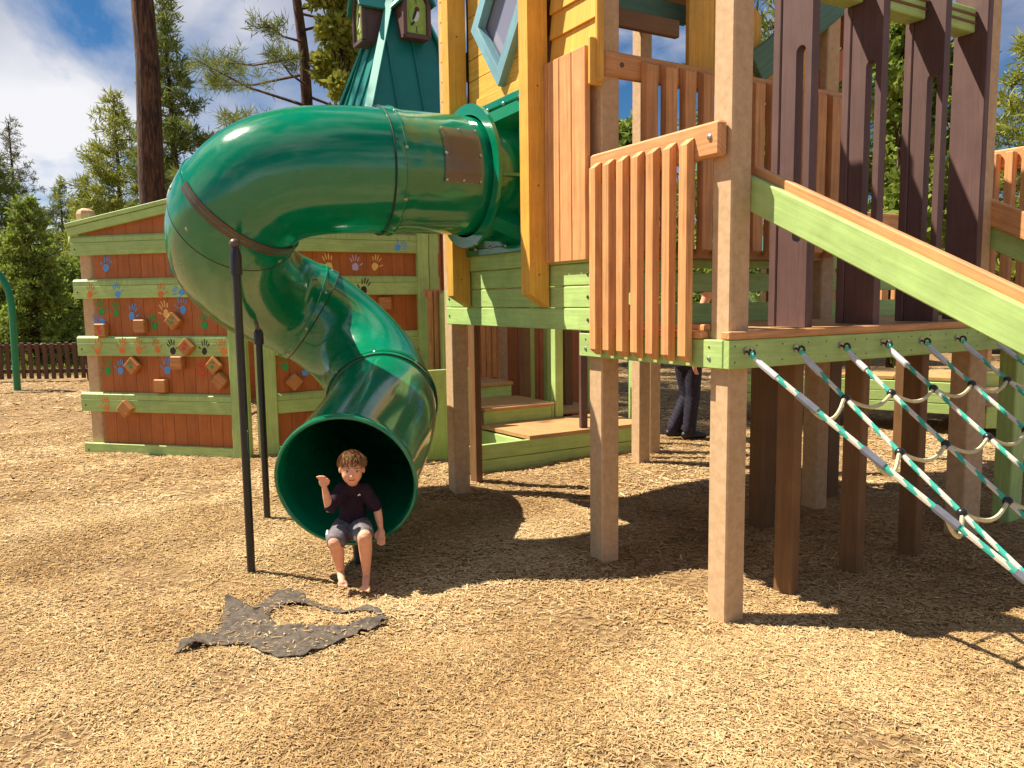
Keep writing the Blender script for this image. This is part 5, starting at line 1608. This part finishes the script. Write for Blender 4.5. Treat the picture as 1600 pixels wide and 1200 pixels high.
# shirt and shorts
sp_ = [('limb', [J['pelvis'] + ZV * .005 - V3((0.018, 0, 0)), J['pelvis'] + ZV * .005 + V3((0.018, 0, 0))], [0.082, 0.082]),
       ('limb', [J['pelvis'] + ZV * .01, J['pelvis'].lerp(J['chest'], .5), J['chest'], J['chest'] + ZV * .045], [0.082, 0.079, 0.077, 0.058]),
       ('limb', [J['shR'], J['shL']], [0.043, 0.043]), ('limb', [J['chest'] + ZV * .06, J['neck'] - ZV * .012], [0.052, 0.040]),
       ('limb', [J['shR'], J['shR'].lerp(J['elR'], .9)], [0.043, 0.040]), ('limb', [J['shL'], J['shL'].lerp(J['elL'], .82)], [0.043, 0.041])]
shirt = finish(skin_blob(sp_, 0.006, 3, 0.5), 'shirt', 'shirt', boy, wob=0.0014)
q_ = J['chest'] + V3((0.042, -0.085, 0.035))
MB().prism([q_, q_ + V3((0.020, 0.002, 0.004)), q_ + V3((0.013, 0, 0.013)), q_ + V3((0.004, 0, 0.008))], V3((0, -0.006, 0)), ZV).build('chest_emblem', 'white', shirt)
so_ = [('limb', [J['pelvis'] - ZV * .012 - V3((0.03, 0, 0)), J['pelvis'] - ZV * .012 + V3((0.03, 0, 0))], [0.083, 0.083]),
       ('limb', [J['hipR'], J['hipR'].lerp(J['knR'], .5), J['hipR'].lerp(J['knR'], .90)], [0.072, 0.066, 0.057]),
       ('limb', [J['hipL'], J['hipL'].lerp(J['knL'], .5), J['hipL'].lerp(J['knL'], .82)], [0.072, 0.066, 0.057])]
shorts = finish(skin_blob(so_, 0.006, 2, 0.5), 'shorts', 'shorts', boy, wob=0.0018)
M['lilac'] = plain('pale lilac drawcord', lin((150, 140, 215)), 0.6)
MB().board(J['pelvis'] + V3((0.028, -0.093, 0.012)), J['pelvis'] + V3((0.088, -0.080, 0.030)), ZV, 0.016, 0.006, 0.002).build('waist_tie', 'lilac', shorts)
MB().board(J['knR'] + V3((-0.054, 0.04, 0.020)), J['knR'] + V3((-0.062, 0.10, 0.030)), ZV, 0.030, 0.012, 0.003).build('side_stripe', 'white', shorts)

# adult walking behind the steps
ad = thing('person', 'adult in dark trousers walking behind the deck posts, upper body hidden by the deck', 'person', (1.98, 8.85, 0))
M['trouser'] = mottled('dark navy trousers', (0.012, 0.010, 0.022), (0.03, 0.026, 0.045), 25, 0.75)
M['jacket'] = mottled('dark brown jacket', (0.03, 0.02, 0.016), (0.05, 0.035, 0.028), 25, 0.8)
M['shoe'] = plain('black shoe', (0.012, 0.011, 0.012), 0.5)
B0 = V3((2.0, 8.85, 0))
hipA, hipB = B0 + V3((-0.06, 0.08, .90)), B0 + V3((0.04, -0.08, .90))
knA, knB = B0 + V3((-0.01, 0.06, .47)), B0 + V3((0.04, -0.06, .48))
anA, anB = B0 + V3((-0.16, 0.05, .10)), B0 + V3((0.0, -0.05, .09))
pel = (hipA + hipB) / 2; che = B0 + V3((0.10, 0, 1.30)); nek = B0 + V3((0.16, 0, 1.50)); hea = B0 + V3((0.21, 0, 1.65))
bp_ = [('limb', [pel, pel.lerp(che, .5), che], [.14, .13, .15]), ('limb', [che + ZV * .05, nek, hea], [.09, .05, .055]),
       ('limb', [hipA, knA, anA], [.085, .055, .04]), ('limb', [hipB, knB, anB], [.085, .055, .04]),
       ('ball', hea + ZV * .03, (.095, .075, .115), (V3((1, 0, 0)), V3((0, 1, 0)), ZV)), ('ball', hea + V3((.095, 0, .01)), (.02, .012, .018), (V3((1, 0, 0)), V3((0, 1, 0)), ZV))]
for sy, sw in ((1, .16), (-1, -.10)):
    s_ = che + V3((0, .17 * sy, .08)); e_ = s_ + V3((sw * .5 - .03, .04 * sy, -.28)); h_ = e_ + V3((sw + .08, 0, -.22))
    bp_.append(('limb', [s_, e_, h_], [.05, .042, .03]))
    bp_.append(('ball', h_ + V3((0.02, 0, -.05)), (.03, .02, .05), (V3((1, 0, 0)), V3((0, 1, 0)), ZV)))
    for k in range(4): bp_.append(('limb', [h_ + V3((0.01 + .012 * k - .01, 0, -.08)), h_ + V3((0.03 + .012 * k, 0, -.135))], [.009, .008]))
finish(skin_blob(bp_, 0.012, 2), 'body', 'skin', ad)
finish(skin_blob([('limb', [pel, pel + ZV * .08], [.155, .15]), ('limb', [hipA, hipA.lerp(knA, .5), knA, knA.lerp(anA, .5), anA], [.10, .088, .075, .075, .078]), ('limb', [hipB, hipB.lerp(knB, .5), knB, knB.lerp(anB, .5), anB], [.10, .088, .075, .075, .078])], 0.012, 2), 'trousers', 'trouser', ad, wob=0.0015)
finish(skin_blob([('limb', [pel + ZV * .06, pel.lerp(che, .5), che, che + ZV * .08], [.16, .155, .17, .12])] + [('limb', [che + V3((0, .17 * sy, .08)), che + V3((sw * .5 - .03, .21 * sy, -.20)), che + V3((sw * 1.2 + .03, .21 * sy, -.38))], [.065, .058, .045]) for sy, sw in ((1, .16), (-1, -.10))], 0.014, 2), 'jacket', 'jacket', ad)
finish(skin_blob([('ball', hea + V3((-.015, 0, .055)), (.10, .082, .10), (V3((1, 0, 0)), V3((0, 1, 0)), ZV))], 0.014, 1), 'hair', 'hair', ad)
for an_ in (anA, anB):
    finish(skin_blob([('limb', [an_ + V3((-.05, 0, -.05)), an_ + V3((.08, 0, -.05)), an_ + V3((.17, 0, -.06))], [.045, .045, .035])], 0.01, 2), 'shoe', 'shoe', ad)
M['lightpatch'] = plain('cloth with painted sunlight', lin((150, 155, 205)), 0.8)  # sunlit trouser patches as a pale colour; not assigned to any part

# ------------------------------------------------------------------ torn fabric on the chips
OUT = [(-1.60, 3.46), (-1.54, 3.66), (-1.46, 3.71), (-1.51, 3.93), (-1.56, 4.05), (-1.50, 4.06), (-1.38, 3.99), (-1.34, 4.13), (-1.28, 4.26), (-1.17, 4.24), (-1.11, 4.12), (-1.02, 4.02), (-0.93, 3.99), (-0.85, 3.93), (-0.77, 3.97), (-0.68, 3.9), (-0.64, 3.76), (-0.67, 3.67), (-0.75, 3.58), (-0.82, 3.51), (-0.9, 3.46), (-0.97, 3.39), (-1.05, 3.38), (-1.16, 3.45), (-1.27, 3.52), (-1.4, 3.55), (-1.48, 3.52)]
HOLE = [(-1.23, 3.79), (-1.26, 3.93), (-1.22, 4.04), (-1.11, 4.04), (-1.0, 3.95), (-0.92, 3.89), (-0.84, 3.875), (-0.79, 3.90), (-0.72, 3.87), (-0.70, 3.80), (-0.74, 3.74), (-0.82, 3.69), (-0.96, 3.675), (-1.10, 3.695), (-1.19, 3.74)]
def inside(poly, X, Y):
    r = np.zeros(X.shape, bool); n = len(poly)
    for i in range(n):
        x1, y1 = poly[i]; x2, y2 = poly[(i + 1) % n]
        c = ((y1 > Y) != (y2 > Y)) & (X < (x2 - x1) * (Y - y1) / (y2 - y1 + 1e-12) + x1)
        r ^= c
    return r
gxf = np.arange(-1.66, -0.58, 0.006); gyf = np.arange(3.34, 4.30, 0.006)
FXX, FYY = np.meshgrid(gxf, gyf)
wx = FXX + 0.008 * np.sin(FYY * 23) + 0.003 * np.sin(FYY * 83 + FXX * 20); wy = FYY + 0.008 * np.sin(FXX * 27 + 1) + 0.003 * np.sin(FXX * 91)
ins = inside(OUT, wx, wy) & ~inside(HOLE, wx, wy)
fold = np.abs(np.sin(FXX * 9 + FYY * 17 + 1.5 * np.sin(FYY * 7))) ** 6 * 0.012 + 0.005 * np.sin(FXX * 23 - FYY * 14) ** 2 + 0.002 * np.sin(61 * FXX + 40 * FYY) ** 2
zf = gz(FXX, FYY) + 0.010 + fold
# rolled ridge along the lower edge of the hole and the raised corner flaps
zf += 0.014 * np.exp(-((FYY - (3.70 + 0.03 * np.sin(FXX * 6))) / 0.022) ** 2) * (FXX > -1.25)
zf += 0.030 * np.exp(-(((FXX + 1.56) / 0.05) ** 2 + ((FYY - 4.07) / 0.06) ** 2)) + 0.035 * np.exp(-(((FXX + 1.53) / 0.06) ** 2 + ((FYY - 3.55) / 0.05) ** 2))
nyf, nxf = FXX.shape
idx = np.arange(nyf * nxf).reshape(nyf, nxf)
cell = ins[:-1, :-1] & ins[1:, :-1] & ins[:-1, 1:] & ins[1:, 1:]
qf = np.stack([idx[:-1, :-1][cell], idx[:-1, 1:][cell], idx[1:, 1:][cell], idx[1:, :-1][cell]], 1)
used = np.unique(qf); remap = -np.ones(nyf * nxf, int); remap[used] = np.arange(len(used))
vf = np.stack([FXX.ravel(), FYY.ravel(), zf.ravel()], 1)[used]
M['fabric'] = mottled('dusty black weed fabric', (0.065, 0.054, 0.045), (0.155, 0.125, 0.098), 45, 0.95, 0.3, 0.1)
fab = mesh_np('torn_fabric', vf, remap[qf], 'fabric')
fab.data.polygons.foreach_set('use_smooth', [True] * len(fab.data.polygons))
md = fab.modifiers.new('thick', 'SOLIDIFY'); md.thickness = 0.004; md.offset = 1
tag(fab, 'torn dusty black fabric lying crumpled on the chips before the slide', 'fabric')
for o in bpy.data.objects:
    if '_base' in o: del o['_base']
